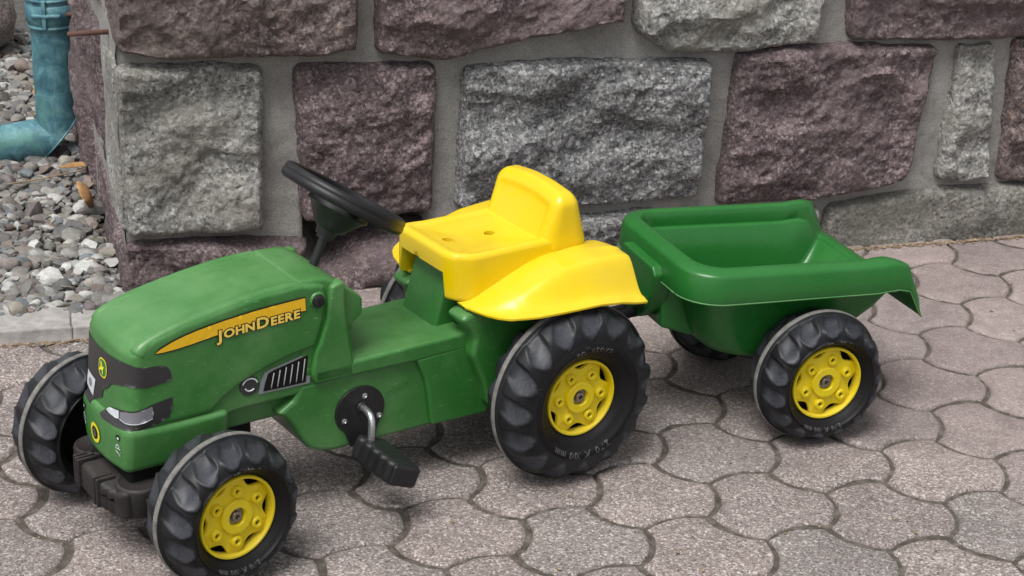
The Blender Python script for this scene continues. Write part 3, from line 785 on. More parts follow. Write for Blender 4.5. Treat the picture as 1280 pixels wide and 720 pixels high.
# E-MARK: wheels
# ------------------------------------------------------------------ wheels (local: x forward, -y... n outwards = +y local, z up)
WCACHE = {}
def wheel_meshes(R):
    if R in WCACHE: return WCACHE[R]
    K = {1.345: (16, .41, .27), 1.04: (15, .44, .345)}[R]; NL, WMAX, ROFF = K
    sc = (R-.577)
    # outer-half profile, (w, r, lugweight)
    prof = [(.0, R, 0), (.045, R, 0), (.055, R-.012, 0), (.06, R-.045, 0)]
    n1 = 9
    for i in range(1, n1+1):
        t = i/n1; w = .06+(WMAX-.13)*t; r = R-.055-.10*t**2*sc/.77
        prof.append((w, r, 1))
    end = prof[-1]
    for i in range(1, 9):     # shoulder
        a = i/8*math.pi/2; prof.append((end[0]+.10*math.sin(a), end[1]-.16*sc/.77*(1-math.cos(a))-.13*sc/.77*i/8, 1))
    w0, r0 = prof[-1][0], prof[-1][1]
    for i in range(1, 11):    # side wall
        t = i/10; r = r0+(.70-r0)*t; prof.append((w0+.025*math.sin(min(1, t*1.6)*math.pi)-(w0-ROFF-.10)*smooth(.42, 1.12, t), r, 0))
    w1 = prof[-1][0]
    for (dw, r) in ((.75, .668), (.42, .64), (.16, .615), (0, .595), (-.35, .58)): prof.append((ROFF+(w1-ROFF)*dw if dw >= 0 else ROFF-.12, r, 0))
    NT_ = NL*24
    s = [0]
    for a, b in zip(prof, prof[1:]): s.append(s[-1]+math.hypot(a[0]-b[0], a[1]-b[1]))
    V = []; F = []
    def lug(th, w, sv):
        # scoops that start at the band, widen and end in a raised round lip on the shoulder
        send = s[3+n1+5]; s0 = s[3]+.05
        ph = ((NL*(th-.42*w))/(2*math.pi)) % 1.0; qs = (ph-.5)*2; q = abs(qs)
        t = min(1.15, max(0, (sv-s0)/(send-s0)))
        wid = .50+.26*smooth(0, .7, t)
        inw = 1-smooth(wid-.05, wid+.09, q)
        qq = min(1, q/wid)
        eend = send+.05-.22*qq**2.6*sc/.77
        ins = 1-smooth(eend-.018, eend+.016, sv)
        tz = smooth(s[3], s0, sv)*(1-smooth(send-.26, send-.08, sv))
        fl = -.072*math.sin(math.pi*min(1, t)*.8)*(1-.5*qq*qq)+.075*t**2.2+.022*qs/wid*smooth(0, .4, t)
        return (1-inw)*.026*tz+inw*ins*fl*smooth(0, .12, t), inw*ins*smooth(.05, .3, t)*(1-.5*qq**3)
    nP = len(prof); DU = []
    for half in (1, -1):
        base = len(V)
        for j in range(nP):
            w, r, lw = prof[j]
            a = prof[max(j-1, 0)]; b = prof[min(j+1, nP-1)]
            tw, tr = b[0]-a[0], b[1]-a[1]; L = math.hypot(tw, tr); nw, nr_ = -tr/L, tw/L
            for i in range(NT_):
                th = 2*math.pi*i/NT_
                h, du_ = lug(th*half, w, s[j]) if lw or (j > 3 and j < 3+n1+10) else (0, 0)
                DU.append(du_)
                ww = (w+nw*h)*half; rr = r+nr_*h
                V.append((rr*math.sin(th), ww, rr*math.cos(th)))
        for j in range(nP-1):
            for i in range(NT_):
                q = (base+j*NT_+i, base+j*NT_+(i+1) % NT_, base+(j+1)*NT_+(i+1) % NT_, base+(j+1)*NT_+i)
                F.append(q if half == 1 else q[::-1])
    mb = MB(); mb.add(V, F); tyre = mb.data('tyre', M_TYRE); tyre.materials.append(M_SIDEWALL)
    at_ = tyre.attributes.new('dust', 'FLOAT', 'POINT'); at_.data.foreach_set('value', DU)
    jj = {p: 1 for p in range(3+n1+8, nP-1)}
    for k, pg in enumerate(tyre.polygons):
        if ((k//NT_) % (nP-1)) in jj: pg.material_index = 1
    # worn grey band round the middle
    bp = [(-.044, R-.03), (-.044, R+.004), (-.032, R+.012), (.032, R+.012), (.044, R+.004), (.044, R-.03)]
    n = 160; V = []; F = []
    for w, r in bp:
        for i in range(n):
            th = 2*math.pi*i/n; V.append((r*math.sin(th), w, r*math.cos(th)))
    for j in range(len(bp)-1):
        for i in range(n): F.append((j*n+i, j*n+(i+1) % n, (j+1)*n+(i+1) % n, (j+1)*n+i))
    mb = MB(); mb.add(V, F); band = mb.data('tread_band', M_BAND)
    # rim: lip ring, recessed plate with six scalloped gaps, hub boss
    V = []; F = []; n = 144
    def ring(prof_, f=None):
        b0 = len(V)
        for (w, r) in prof_:
            for i in range(n):
                th = 2*math.pi*i/n; rr = r(th) if callable(r) else r; V.append((rr*math.sin(th), w, rr*math.cos(th)))
        for j in range(len(prof_)-1):
            for i in range(n): F.append((b0+j*n+i, b0+j*n+(i+1) % n, b0+(j+1)*n+(i+1) % n, b0+(j+1)*n+i))
    ring([(ROFF-.14, .585), (ROFF+.01, .588), (ROFF+.024, .578), (ROFF+.024, .552), (ROFF+.01, .542), (ROFF-.14, .54)])
    def scal(th):
        c = math.cos(6*th)     # boss directions have c=1
        return .545 if c > .35 else .545-.115*((.35-c)/1.35)**.7
    PW = ROFF-.055
    ring([(PW-.06, scal), (PW-.008, scal), (PW, lambda t: scal(t)-.01), (PW, .245), (PW+.045, .24), (PW+.055, .232), (PW+.055, .135), (PW+.045, .127), (PW-.03, .122), (PW-.035, .06), (PW-.035, .001)])
    mb = MB(); mb.add(V, F); rim = mb.data('wheel_rim', M_RIM)
    rim.set_sharp_from_angle(angle=math.radians(50))
    V = []; F = []
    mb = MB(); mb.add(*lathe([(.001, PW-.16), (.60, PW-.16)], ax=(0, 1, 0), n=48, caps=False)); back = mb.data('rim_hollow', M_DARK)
    mb = MB(); mb.add(*lathe([(.078, PW-.02), (.078, PW+.03), (.07, PW+.045), (.035, PW+.05), (.03, PW+.035), (.028, PW+.035)], ax=(0, 1, 0), n=28, caps=False))
    mb.add(*lathe([(.118, PW-.03), (.118, PW-.005), (.07, PW)], ax=(0, 1, 0), n=28, caps=False))
    cap = mb.data('axle_cap', M_CAP, auto=40)
    mb = MB(); mb.add(*lathe([(.086, PW-.005), (.080, PW+.05), (.070, PW+.062), (.042, PW+.062), (.034, PW+.05), (.031, PW-.01)], ax=(0, 1, 0), n=20, caps=False))
    boss = mb.data('boss', M_RIM, auto=50)
    mb = MB(); mb.add(*lathe([(.034, PW+.012), (.001, PW+.012)], ax=(0, 1, 0), n=16, caps=False)); bh = mb.data('boss_hole', M_DARK)
    # raised lettering on the side wall
    def wallw(r):
        pts = [(p[1], p[0]) for p in prof[3+n1:]]; pts.sort()
        return interp(pts, r)
    lets = []
    rt = .785 if R > 1.2 else .70; size = .15 if R > 1.2 else .10
    for word, mid, sp in (('rollytoys', 6, 1.15), ('270 X 100 mm', 188, 1.25)):
        boxes, tot = char_boxes(word, size, sp); mbL = MB()
        for V2, F2, x0, w in boxes:
            cx = x0+w/2-tot/2; thc = math.radians(mid)+cx/(rt+.04)
            def fn(x, y, h, thc=thc, w=w):
                lx = x-w/2; c_, s_ = math.cos(thc), math.sin(thc)
                px_, pz = s_*(rt+y)+c_*lx, c_*(rt+y)-s_*lx
                r = math.hypot(px_, pz); return (-px_, wallw(r)+h, pz)
            mbL.add(*extrude_flat(V2, F2, fn, .016, -.01))
        me_ = mbL.data('tyre_lettering', M_LETTYRE, flat=True); lets.append(me_)
    let = lets
    # six bosses at their radius
    WCACHE[R] = (rim, tyre, band, back, cap, boss, bh, let); return WCACHE[R]
def add_wheel(parent, R, x, y, yaw, phase, name='wheel', spin=0):
    rim, tyre, band, back, cap, boss, bh, let = wheel_meshes(R)
    o = link('wheel', rim, parent); o.location = (x*S, y*S, R*S)
    o.rotation_mode = 'XYZ'
    # outward normal is local +y for near wheels; far wheels turn by pi about z
    o.matrix_local = Matrix.Translation((x*S, y*S, (R+.005)*S))@Matrix.Rotation(yaw, 4, 'Z')@Matrix.Rotation(math.radians(phase), 4, 'Y')
    for me, nm in ((tyre, 'tyre'), (band, 'tread_band'), (back, 'rim_hollow'), (cap, 'axle_cap'), (let[0], 'maker_lettering'), (let[1], 'size_lettering')):
        c = link(nm, me, o)
        if nm in ('tyre', 'maker_lettering', 'size_lettering'):
            c.matrix_local = Matrix.Rotation(math.radians(-phase+(spin if nm == 'tyre' else 0)), 4, 'Y')
    for k in range(6):
        a = math.radians(60*k); c = link('boss', boss, o); c.location = (.365*math.sin(a)*S, 0, .365*math.cos(a)*S)
        V_ = Vector(c.location)
        c2 = link('boss_hole', bh, o); c2.location = c.location
    return o
# E-MARK: tractor
# ------------------------------------------------------------------ pedal tractor (local x forward, y to its left = camera side)
TH0 = .704
TR = thing('pedal_tractor', 'green ride-on toy tractor with yellow seat, black steering wheel and yellow-rimmed wheels', 'toy tractor',
           (-5.7447, -.3297, 0), TH0+math.pi)
# local x = forward (-cos,-sin); local y for a rotation of TH0+pi is (sin TH0,-cos TH0): the camera side
ZB = [(3.4, 2.60), (3.70, 2.54), (4.07, 2.49), (4.49, 2.40), (4.85, 2.27), (5.16, 2.07), (5.30, 1.95), (7, 1.95)]
ZT = [(3.4, 3.43), (3.6, 3.49), (3.9, 3.535), (4.45, 3.525), (5.03, 3.455), (5.6, 3.36), (6.1, 3.235), (6.3, 3.13), (6.5, 2.97)]
def hood_warp(x, y, z):
    f = (z-1.9)/1.6
    zb = interp(ZB, x); zt = interp(ZT, x)
    inner = 1-smooth(.48, .66, abs(y))
    zt += .035*(1-(y/.75)**2)-.03*inner*smooth(6.35, 5.9, x) if True else 0
    z2 = zb+f*(zt-zb)
    # rear edge leans, nose bows forward in plan and leans out at the bottom
    k = 1-smooth(3.49, 4.6, x)
    x2 = x+k*interp([(2.4, .22), (2.6, .16), (2.94, .04), (3.29, 0), (3.5, .02)], z2)
    g = smooth(5.6, 6.45, x)
    x2 += g*(.10*(1-(y/.75)**2)-.03+(2.6-z2)*.085)
    y2 = y*(1-.05*g*0)
    # raised shoulders that run along the bonnet
    return (x2, y2, z2)
mb = MB(); mb.add(*block(3.49, 6.40, -.75, .75, 1.9, 3.5, .115, .10, hood_warp)); hood = mb.build('hood', M_GREEN, TR)
# raised shoulder mouldings
for sgn in (1, -1):
    pts = [(6.26, 3.06), (6.17, 3.17), (5.95, 3.27), (5.6, 3.36), (5.03, 3.46), (4.45, 3.53), (3.95, 3.54), (3.68, 3.47)]
    path = [(p.x, sgn*.638, p.y-.088) for i, p in enumerate(catmull(pts, 5))]
    n_ = len(path); rad = [.10+.018*smooth(6.0, 6.25, p[0]) for p in path]; rad[0] = .05; rad[1] = .085; rad[-1] = .06
    mb = MB(); mb.add(*tube(path, rad, 20)); mb.build('hood_shoulder', M_GREEN, TR)
# lower casing behind the vents
mb = MB(); mb.add(*block(3.62, 6.2, -.69, .69, 1.86, 3.0, .06, .3, lambda x, y, z: (x, y, z+.02*(x < 5)))); mb.build('engine_case', M_GREEN, TR)
# nose skirt
def skirt_w(x, y, z):
    g = smooth(5.7, 6.5, x); t = (1.97-z)/.62
    x2 = x+g*(.10*(1-(y/.8)**2)-.02+.02*t)
    y2 = y*(1-.07*t*1.0-.05*g*t)
    z2 = z+(.20*t)*smooth(5.9, 5.0, x)+(.03+.09*(1-(y/.8)**2))*g*(1-t)
    return (x2, y2, z2)
mb = MB(); mb.add(*block(5.02, 6.50, -.79, .79, 1.34, 1.97, .11, .12, skirt_w)); skirt = mb.build('nose_skirt', M_GREEN, TR)
# dash behind the hood
def dash_w(x, y, z):
    t = smooth(2.6, 3.5, z)
    zt = z-(3.5-interp([(2.8, 3.02), (3.0, 3.22), (3.3, 3.44), (3.5, 3.535), (3.95, 3.56)], x))*t
    return (x, y*(1-.02*t), zt)
mb = MB(); mb.add(*block(3.20, 3.93, -.71, .71, 2.1, 3.5, .07, .12, dash_w)); mb.build('dash', M_GREEN, TR)
def rear_dash(x, y, z):
    t = smooth(2.72, 3.4, z); zt = z-(3.4-interp([(2.88, 3.09), (3.05, 3.24), (3.3, 3.43)], x))*t
    return (x, y, zt+.18*smooth(3.2, 2.9, x)*(1-t))
mb = MB(); mb.add(*block(2.90, 3.5, -.62, .66, 2.66, 3.4, .06, .1, rear_dash)); mb.build('dash_back', M_GREEN, TR)
mb = MB(); mb.add(*block(3.02, 3.5, -.5, .58, 2.15, 2.85, .06, .2)); mb.build('dash_neck', M_GREEN, TR)
# side pillars
pil = [(3.46, 3.42), (3.50, 3.24), (3.53, 2.94), (3.64, 2.62), (3.71, 2.5), (3.78, 2.17), (3.74, 2.05), (3.68, 2.02), (3.10, 2.02), (3.13, 2.3), (3.15, 2.4), (3.22, 2.82), (3.25, 3.24), (3.24, 3.45), (3.32, 3.47)]
for y0, y1, nm in ((.60, .785, 'side_pillar'), (-.785, -.60, 'side_pillar')):
    mb = MB(); mb.add(*prism([(x, z) for x, z in pil], y0, y1)); mb.build(nm, M_GREEN, TR, auto=30, bevel=.045)
# lower body
def body_w(x, y, z):
    t = (z-.86)/1.2
    x2 = x+(.46*smooth(0, 1, t))*smooth(3.2, 3.6, x)
    return (x2, y, z)
low_poly = [(3.92, 2.02), (4.02, 1.82), (4.28, 1.66), (4.17, 1.60), (4.03, 1.40), (3.91, 1.18), (3.80, 1.02), (3.63, .93), (3.40, .88), (1.0, .86), (-.5, .95), (-.7, 1.4), (-.7, 2.02)]
mb = MB(); mb.add(*prism(low_poly, -.70, .70)); mb.build('chassis', M_GREEN, TR, auto=30, bevel=.06)
mb = MB(); mb.add(*block(3.8, 5.1, -.5, .5, 1.52, 1.92, .08, .3)); mb.build('frame_beam', M_GREEN, TR)
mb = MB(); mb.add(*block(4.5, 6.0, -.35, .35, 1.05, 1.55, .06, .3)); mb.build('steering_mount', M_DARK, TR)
# shelf (step) with overhanging lip
shelf = [(3.70, 2.03), (3.76, 2.10), (3.74, 2.235), (1.2, 2.245), (1.2, 1.99), (2.10, 1.985)]
mb = MB(); mb.add(*prism(shelf, -.785, .785)); mb.build('step_shelf', M_GREEN, TR, auto=30, bevel=.045)
flare = [(2.12, 2.02), (1.99, 1.75), (1.92, 1.5), (1.84, .90), (.9, .86), (.6, 1.2), (.6, 2.1)]
for y0, y1 in ((.5, .783), (-.783, -.5)):
    mb = MB(); mb.add(*prism(flare, y0, y1)); mb.build('side_panel', M_GREEN, TR, auto=30, bevel=.05)
# upright guard just ahead of the rear wheel
gp = [(1.50, 2.55), (1.36, 2.62), (.4, 2.65), (.2, 2.3), (.2, 1.0), (.82, .98), (1.0, 1.10), (1.10, 1.50), (1.30, 1.95), (1.26, 2.2), (1.32, 2.35)]
for y0, y1 in ((.55, .99), (-.99, -.55)):
    mb = MB(); mb.add(*prism(gp, y0, y1)); mb.build('rear_guard', M_GREEN, TR, auto=30, bevel=.07)
# seat pedestal
def ped_w(x, y, z):
    t = (z-2.1)/1.3; return (x-.36*t*smooth(.9, 1.6, x), -.10+(y)*(1-.02*t), z)
mb = MB(); mb.add(*block(.3, 1.60, -.46, .46, 2.1, 3.22, .07, .25, ped_w)); mb.build('seat_pedestal', M_GREEN, TR)
# rear body under the seat
mb = MB(); mb.add(*block(-.95, .9, -.62, .62, 1.2, 3.0, .1, .4)); mb.build('rear_body', M_GREEN, TR)
mb = MB(); mb.add(*tube([(0, -1.45, 1.345), (0, 1.45, 1.345)], .05)); mb.build('rear_axle', M_STEEL, TR)
mb = MB(); mb.add(*tube([(-.9, 0, 1.6), (-2.6, .25, 1.7)], .07)); mb.build('tow_hook', M_BLACK, TR)

# surface snapping for stickers
def snapper(objs, off):
    trees = []
    dg = bpy.context.evaluated_depsgraph_get(); bpy.context.view_layer.update()
    vs_ = []; fs_ = []
    for ob in objs:
        n0 = len(vs_)
        vs_ += [tuple(c/S for c in v.co) for v in ob.data.vertices]; fs_ += [tuple(i+n0 for i in p.vertices) for p in ob.data.polygons]
    tr = BVHTree.FromPolygons(vs_, fs_)
    def f(p, d=None, extra=0.0):
        p = Vector(p); d = Vector(d).normalized()
        h = tr.ray_cast(p, d)
        if h[0] is None: h = tr.find_nearest(p)
        n = h[1]
        if n.dot(d) > 0: n = -n
        return tuple(h[0]+n*(off+extra))
    return f
snap = snapper([hood, skirt], .011)
def az(a, z, extra=0.0):
    """a = distance round the nose: |a|<.6 front, then the rounded corner, then back along the flank"""
    c = .62; s_ = 1 if a >= 0 else -1; t = abs(a)
    if t < c: return snap((8, t*s_, z), (-1, 0, 0), extra)
    if t < c+.30:
        ang = (t-c)/.30*math.pi/2; ctr = Vector((6.14, .60*s_, z)); d = Vector((math.cos(ang), math.sin(ang)*s_, 0))
        return snap(tuple(ctr+d*2), tuple(-d), extra)
    return snap((6.14-(t-c-.30)*.92, 3*s_, z), (0, -s_, 0), extra)
def sticker(name, poly, mat, parent, fn=az, extra=0.0, step=.05):
    mb = MB(); mb.add(*flat_poly(densify(poly), lambda x, y: fn(x, y, extra), step)); return mb.build(name, mat, parent)
def sidepl(x, z, extra=0.0): return snap((x, 3, z), (0, -1, 0), extra)

dark = [(-1.20, 2.86), (-.9, 2.87), (-.5, 2.87), (-.1, 2.88), (.14, 2.885), (.45, 2.90), (.68, 2.915), (.76, 2.89), (.85, 2.865), (.97, 2.86), (1.10, 2.845), (1.19, 2.81), (1.24, 2.74), (1.25, 2.63), (1.20, 2.60), (1.08, 2.59), (.88, 2.575), (.74, 2.60),
        (.60, 2.60), (.50, 2.565), (.38, 2.54), (.26, 2.50), (.19, 2.43), (.12, 2.37), (.05, 2.35), (.02, 2.27), (.02, 2.22), (-.05, 2.18), (-.16, 2.13), (-.26, 2.08), (-.31, 2.03), (-.29, 2.0), (-.75, 1.985), (-1.2, 1.985), (-1.25, 2.3)]
gr = sticker('nose_grille', dark, M_STICK, TR)
eye = [(.14, 2.10), (.06, 2.02), (.14, 1.985), (.5, 1.985), (.82, 2.0), (.95, 2.015), (1.08, 2.04), (1.18, 2.09), (1.24, 2.2), (1.25, 2.36), (1.12, 2.345), (.93, 2.32), (.80, 2.29), (.62, 2.25), (.45, 2.215), (.30, 2.19)]
ey = sticker('headlight_sticker', eye, M_STICK, TR)
sticker('headlight_lens', [(.50, 2.195), (.62, 2.235), (.80, 2.272), (.93, 2.30), (.95, 2.20), (.93, 2.13), (.8, 2.10), (.62, 2.085), (.50, 2.10)], M_LAMP, ey, extra=.006)
sticker('torn_label', [(.16, 2.105), (.24, 2.165), (.30, 2.18), (.48, 2.205), (.485, 2.09), (.40, 2.075), (.24, 2.085)], M_WHITE, ey, extra=.009)
sticker('lens_edge', [(.50, 2.10), (.62, 2.085), (.8, 2.10), (.93, 2.13), (.93, 2.118), (.8, 2.087), (.62, 2.072), (.50, 2.087)], M_WHITE, ey, extra=.008)
lg = sticker('white_label', [(-.60, 2.37), (-.23, 2.37), (-.31, 2.10), (-.68, 2.14)], M_WHITE, TR, extra=.006)
sticker('label_print', [(-.50, 2.29), (-.42, 2.31), (-.36, 2.26), (-.40, 2.19), (-.50, 2.18), (-.54, 2.23)], M_GREYPL, lg, extra=.009)
# oval badge with leaping deer
def oval(cx, cz, rx, rz, n=28): return [(cx+rx*math.cos(2*math.pi*i/n), cz+rz*math.sin(2*math.pi*i/n)) for i in range(n)]
def superoval(cx, cz, rx, rz, n=32, e=.72):
    out = []
    for i in range(n):
        a = 2*math.pi*i/n; c, s_ = math.cos(a), math.sin(a)
        out.append((cx+rx*abs(c)**e*(1 if c > 0 else -1), cz+rz*abs(s_)**e*(1 if s_ > 0 else -1)))
    return out
bd = sticker('badge', superoval(.02, 2.64, .125, .135), M_BADGEY, TR, extra=.008, step=.04)
sticker('badge_field', superoval(.02, 2.64, .105, .115), M_BADGEG, bd, extra=.011, step=.04)
deer = [(-.075, 2.60), (-.04, 2.63), (-.02, 2.66), (-.035, 2.70), (-.02, 2.735), (-.008, 2.70), (.0, 2.735), (.012, 2.70), (.02, 2.675), (.05, 2.66), (.085, 2.675), (.06, 2.64), (.04, 2.62), (.055, 2.575), (.03, 2.55), (.03, 2.59), (.0, 2.615), (-.03, 2.60), (-.05, 2.575)]
sticker('badge_deer', deer, M_BADGEY, bd, extra=.015, step=.04)
# keyhole badge on the skirt + small white prints
kb = sticker('ring_badge', oval(-.085, 1.675, .155, .14), M_BADGEY, TR, extra=.004, step=.04)
sticker('ring_badge_field', oval(-.085, 1.675, .10, .09), M_DARK, kb, extra=.008, step=.04)
sticker('ring_badge_centre', oval(-.085, 1.675, .06, .065), M_CAP, kb, extra=.012, step=.04)
for sx in (1, -1):
    o = sticker('print_hole', oval(sx*.555, 1.86, .045, .045, 16), M_DARK, TR, extra=.004)
    sticker('white_print', oval(sx*.565, 1.855, .022, .022, 12), M_WHITE, o, extra=.008)
    V2, F2 = text_polys('d7', .17)
    V3 = [(y*1.0, -x) for x, y in V2]
    mb = MB(); mb.add([az(sx*.555-.05+x*1.0, 1.77+z, .006) for x, z in V3], F2); mb.build('white_print', M_WHITE, TR)
# yellow stripe with the maker's name on the flank
st = [(6.05, 3.035), (5.98, 3.08), (5.81, 3.145), (5.64, 3.19), (5.46, 3.225), (5.29, 3.25), (5.06, 3.28), (4.83, 3.30), (4.59, 3.32), (4.35, 3.33), (4.11, 3.34), (3.86, 3.345), (3.85, 3.16), (4.12, 3.17), (4.36, 3.17), (4.6, 3.165), (4.83, 3.14), (5.07, 3.11), (5.3, 3.085), (5.53, 3.055), (5.76, 3.035), (5.93, 3.03)]
cx = sum(p[0] for p in st)/len(st); 
def grow(poly, d):
    out = []; n = len(poly); A = sum(poly[i-1][0]*poly[i][1]-poly[i][0]*poly[i-1][1] for i in range(n)); sg = 1 if A > 0 else -1
    for i in range(n):
        t = (Vector(poly[(i+1) % n])-Vector(poly[i-1])).normalized(); out.append((poly[i][0]+sg*t.y*d, poly[i][1]-sg*t.x*d))
    return out
ol = sticker('side_stripe_outline', grow(st, .020), M_OUTL, TR, fn=sidepl, extra=.002)
sticker('side_stripe', st, M_DECAL, ol, fn=sidepl, extra=.007)
def name_line(off, size_k, mat, nm, extra):
    mb = MB(); x = 0; L = []
    segs = [('J', .265, -.022), ('OHN', .205, 0), ('D', .27, -.0), ('EERE', .205, 0)]
    cur = 0
    for s_, sz, dy in segs:
        for ch in s_:
            V2, F2 = text_polys(ch, sz, off)
            V0, _ = text_polys(ch, sz, 0)
            x0 = min(v[0] for v in V0); w = max(v[0] for v in V0)-x0
            L.append((V2, F2, cur-x0, dy)); cur += w+.030
        cur += .018
    k = 1.27/cur
    for V2, F2, x0, dy in L:
        V = []
        for vx, vy in V2:
            X_ = (vx+x0)*k; Z_ = (vy*.80+dy)
            # letters run backwards along the tractor (towards smaller x) and follow the stripe's lower edge
            xx = 5.175-X_; V.append(snap((xx, 3, interp([(3.9, 3.085), (4.3, 3.065), (4.7, 3.055), (5.2, 3.03)], xx)+Z_), (0, -1, 0), extra))
        mb.add(V, F2)
    return mb.build(nm, mat, ol)
name_line(.022, 1, M_OUTL, 'name_outline', .010)
name_line(.0075, 1, M_LETTER, 'name_lettering', .014)
# knob, round lamp print and side vent
mb = MB(); mb.add(*lathe([(.125, .0), (.12, .03), (.095, .045), (.09, .02), (.0905, .01)], c=(3.665, .735, 3.265), ax=(0, 1, 0), n=28, caps=False)); kn = mb.build('knob_ring', M_GREEN, TR, auto=50)
mb = MB(); mb.add(*lathe([(.092, 0), (.088, .07), (.07, .085), (.02, .085), (.001, .08)], c=(3.665, .735, 3.265), ax=(0, 1, 0), n=28, caps=False)); mb.add(*block(3.655, 3.675, .81, .83, 3.21, 3.32, .005)); mb.build('knob', M_BLACK, kn, auto=40)
YV = .69
def flat(poly, y, t=.012):
    return prism([(a, b) for a, b in poly], y, y+t)
mb = MB(); mb.add(*flat(oval(4.69, 2.215, .145, .14), YV, .02)); rl = mb.build('round_vent', M_STICK, TR, auto=40)
mb = MB()
for a0, a1, r in ((-75, 75, .115), (110, 235, .075)):
    pts = [(4.69-(r)*math.cos(math.radians(a)), YV+.026, 2.215+r*.95*math.sin(math.radians(a))) for a in range(a0+90, a1+90, 8)]
    mb.add(*tube(pts, .011, 6))
mb.build('vent_ring', M_WHITE, rl)
vent = [(4.56, 2.055), (4.53, 2.20), (4.46, 2.35), (4.36, 2.385), (4.1, 2.43), (3.76, 2.50), (3.72, 2.47), (3.78, 2.035), (4.1, 2.04)]
mb = MB(); mb.add(*flat(vent, YV, .016)); vf = mb.build('side_vent', M_GREYPL, TR, auto=30)
vin = [(4.49, 2.085), (4.46, 2.20), (4.41, 2.33), (4.33, 2.36), (4.1, 2.405), (3.80, 2.465), (3.845, 2.07), (4.1, 2.072)]
mb = MB(); mb.add(*flat(vin, YV+.012, .012)); mb.build('vent_opening', M_DARK, vf, auto=30)
for k in range(6):
    xb = 4.375-k*.095; dx = -.045
    zt_ = interp([(3.78, 2.46), (4.33, 2.35), (4.45, 2.3)], xb+dx)-.02
    mb = MB(); mb.add(*tube([(xb, YV+.03, 2.10), (xb+dx*.1-.0, YV+.034, 2.14), (xb+dx, YV+.034, zt_)], .008, 8)); mb.build('vent_bar', M_BAR, vf)
# embossed lettering on the crank panel
V2, F2 = text_polys('rollyKid', .17)
mb = MB(); mb.add(*extrude_flat(V2, F2, lambda x, y, h: (2.58-x*.72, .70+h, 1.52+y*1.0+x*.18), .008, -.004)); mb.build('embossed_lettering', M_GREEN, TR, flat=True)
# crank plate, screws, crank and pedal
pl = [(3.0-.395*math.cos(math.radians(a)), 1.42+.375*math.sin(math.radians(a))) for a in range(-35, 216, 9)]+[(3.24, 1.12), (3.19, .98), (3.16, .885), (2.76, .885), (2.74, 1.05)]
mb = MB(); mb.add(*prism(pl, .695, .735)); cp = mb.build('crank_plate', M_BLACK, TR, auto=30, bevel=.012)
for x, z in ((2.93, 1.64), (3.26, 1.32), (2.70, 1.28)):
    mb = MB(); mb.add(*lathe([(.042, 0), (.04, .018), (.02, .024), (.012, .012), (.001, .012)], c=(x, .733, z), ax=(0, 1, 0), n=16, caps=False)); mb.build('screw', M_STEEL, cp, auto=40)
cr = catmull([(2.98, .70, 1.47), (2.98, .86, 1.48), (2.985, 1.0, 1.44), (3.0, 1.06, 1.34), (3.02, 1.075, 1.15), (3.03, 1.08, .90)], 6)
mb = MB(); mb.add(*tube([tuple(p) for p in cr], .052, 16)); mb.build('crank', M_STEEL, TR)
mb = MB(); mb.add(*lathe([(.09, 0), (.085, .05), (.06, .06)], c=(2.98, .72, 1.47), ax=(0, 1, 0), n=20)); mb.build('crank_bush', M_BLACK, TR)
# the far crank mirrors it, half a turn round
cr2 = catmull([(2.98, -.70, 1.47), (2.98, -.86, 1.48), (2.985, -1.0, 1.5), (2.97, -1.06, 1.6), (2.95, -1.075, 1.8), (2.94, -1.08, 2.0)], 6)
mb = MB(); mb.add(*tube([tuple(p) for p in cr2], .052, 12)); mb.build('crank', M_STEEL, TR)
def pedal(cx, cy, cz, tilt, ysign, ylen=1.0):
    """boot-shaped plastic pedal: rounded end at the crank, square end outboard"""
    # section in (u,z): u along x; extruded along outboard y
    o_ = []
    ct, st_ = math.cos(tilt), math.sin(tilt)
    def w(x, y, z):
        t = smooth(-.12, .42, y)
        hx = x*(1-.12*t); hz = z*(1.0-.22*t)
        X_ = hx*ct-hz*st_; Z_ = hx*st_+hz*ct
        return (cx+X_, cy+ysign*(y*.95), cz+Z_-.16*max(0, y)*.3)
    mb = MB(); mb.add(*block(-.33, .33, -.16, .50, -.15, .15, .07, .08, w)); return mb.build('pedal', M_BLACK, TR)
pdl = pedal(3.03, 1.10, .92, .42, 1)
def pedal_long(cx, cy, cz, tilt, ysign):
    ct, st_ = math.cos(tilt), math.sin(tilt)
    def w(x, y, z):
        t = smooth(0, .9, y); hx = x*(1-.10*t); hz = z*(1-.10*t)
        # ribs across the leading side
        if x > .2: hx += .018*math.cos(y*38)
        return (cx+hx*ct-hz*st_-.10*y, cy+ysign*y, cz+hx*st_+hz*ct-.10*y)
    mb = MB(); mb.add(*block(-.26, .26, -.12, .82, -.19, .17, .075, .045, w))
    return mb.build('pedal', M_BLACK, TR)
bpy.data.objects.remove(pdl)
pdl = pedal_long(2.99, 1.02, .93, .40, 1)
mb = MB(); mb.add(*block(2.80, 3.16, 1.985, 2.0, .60, .74, .006, .1)); 
pedal_long(2.93, -1.02, 2.0, -.1, -1)

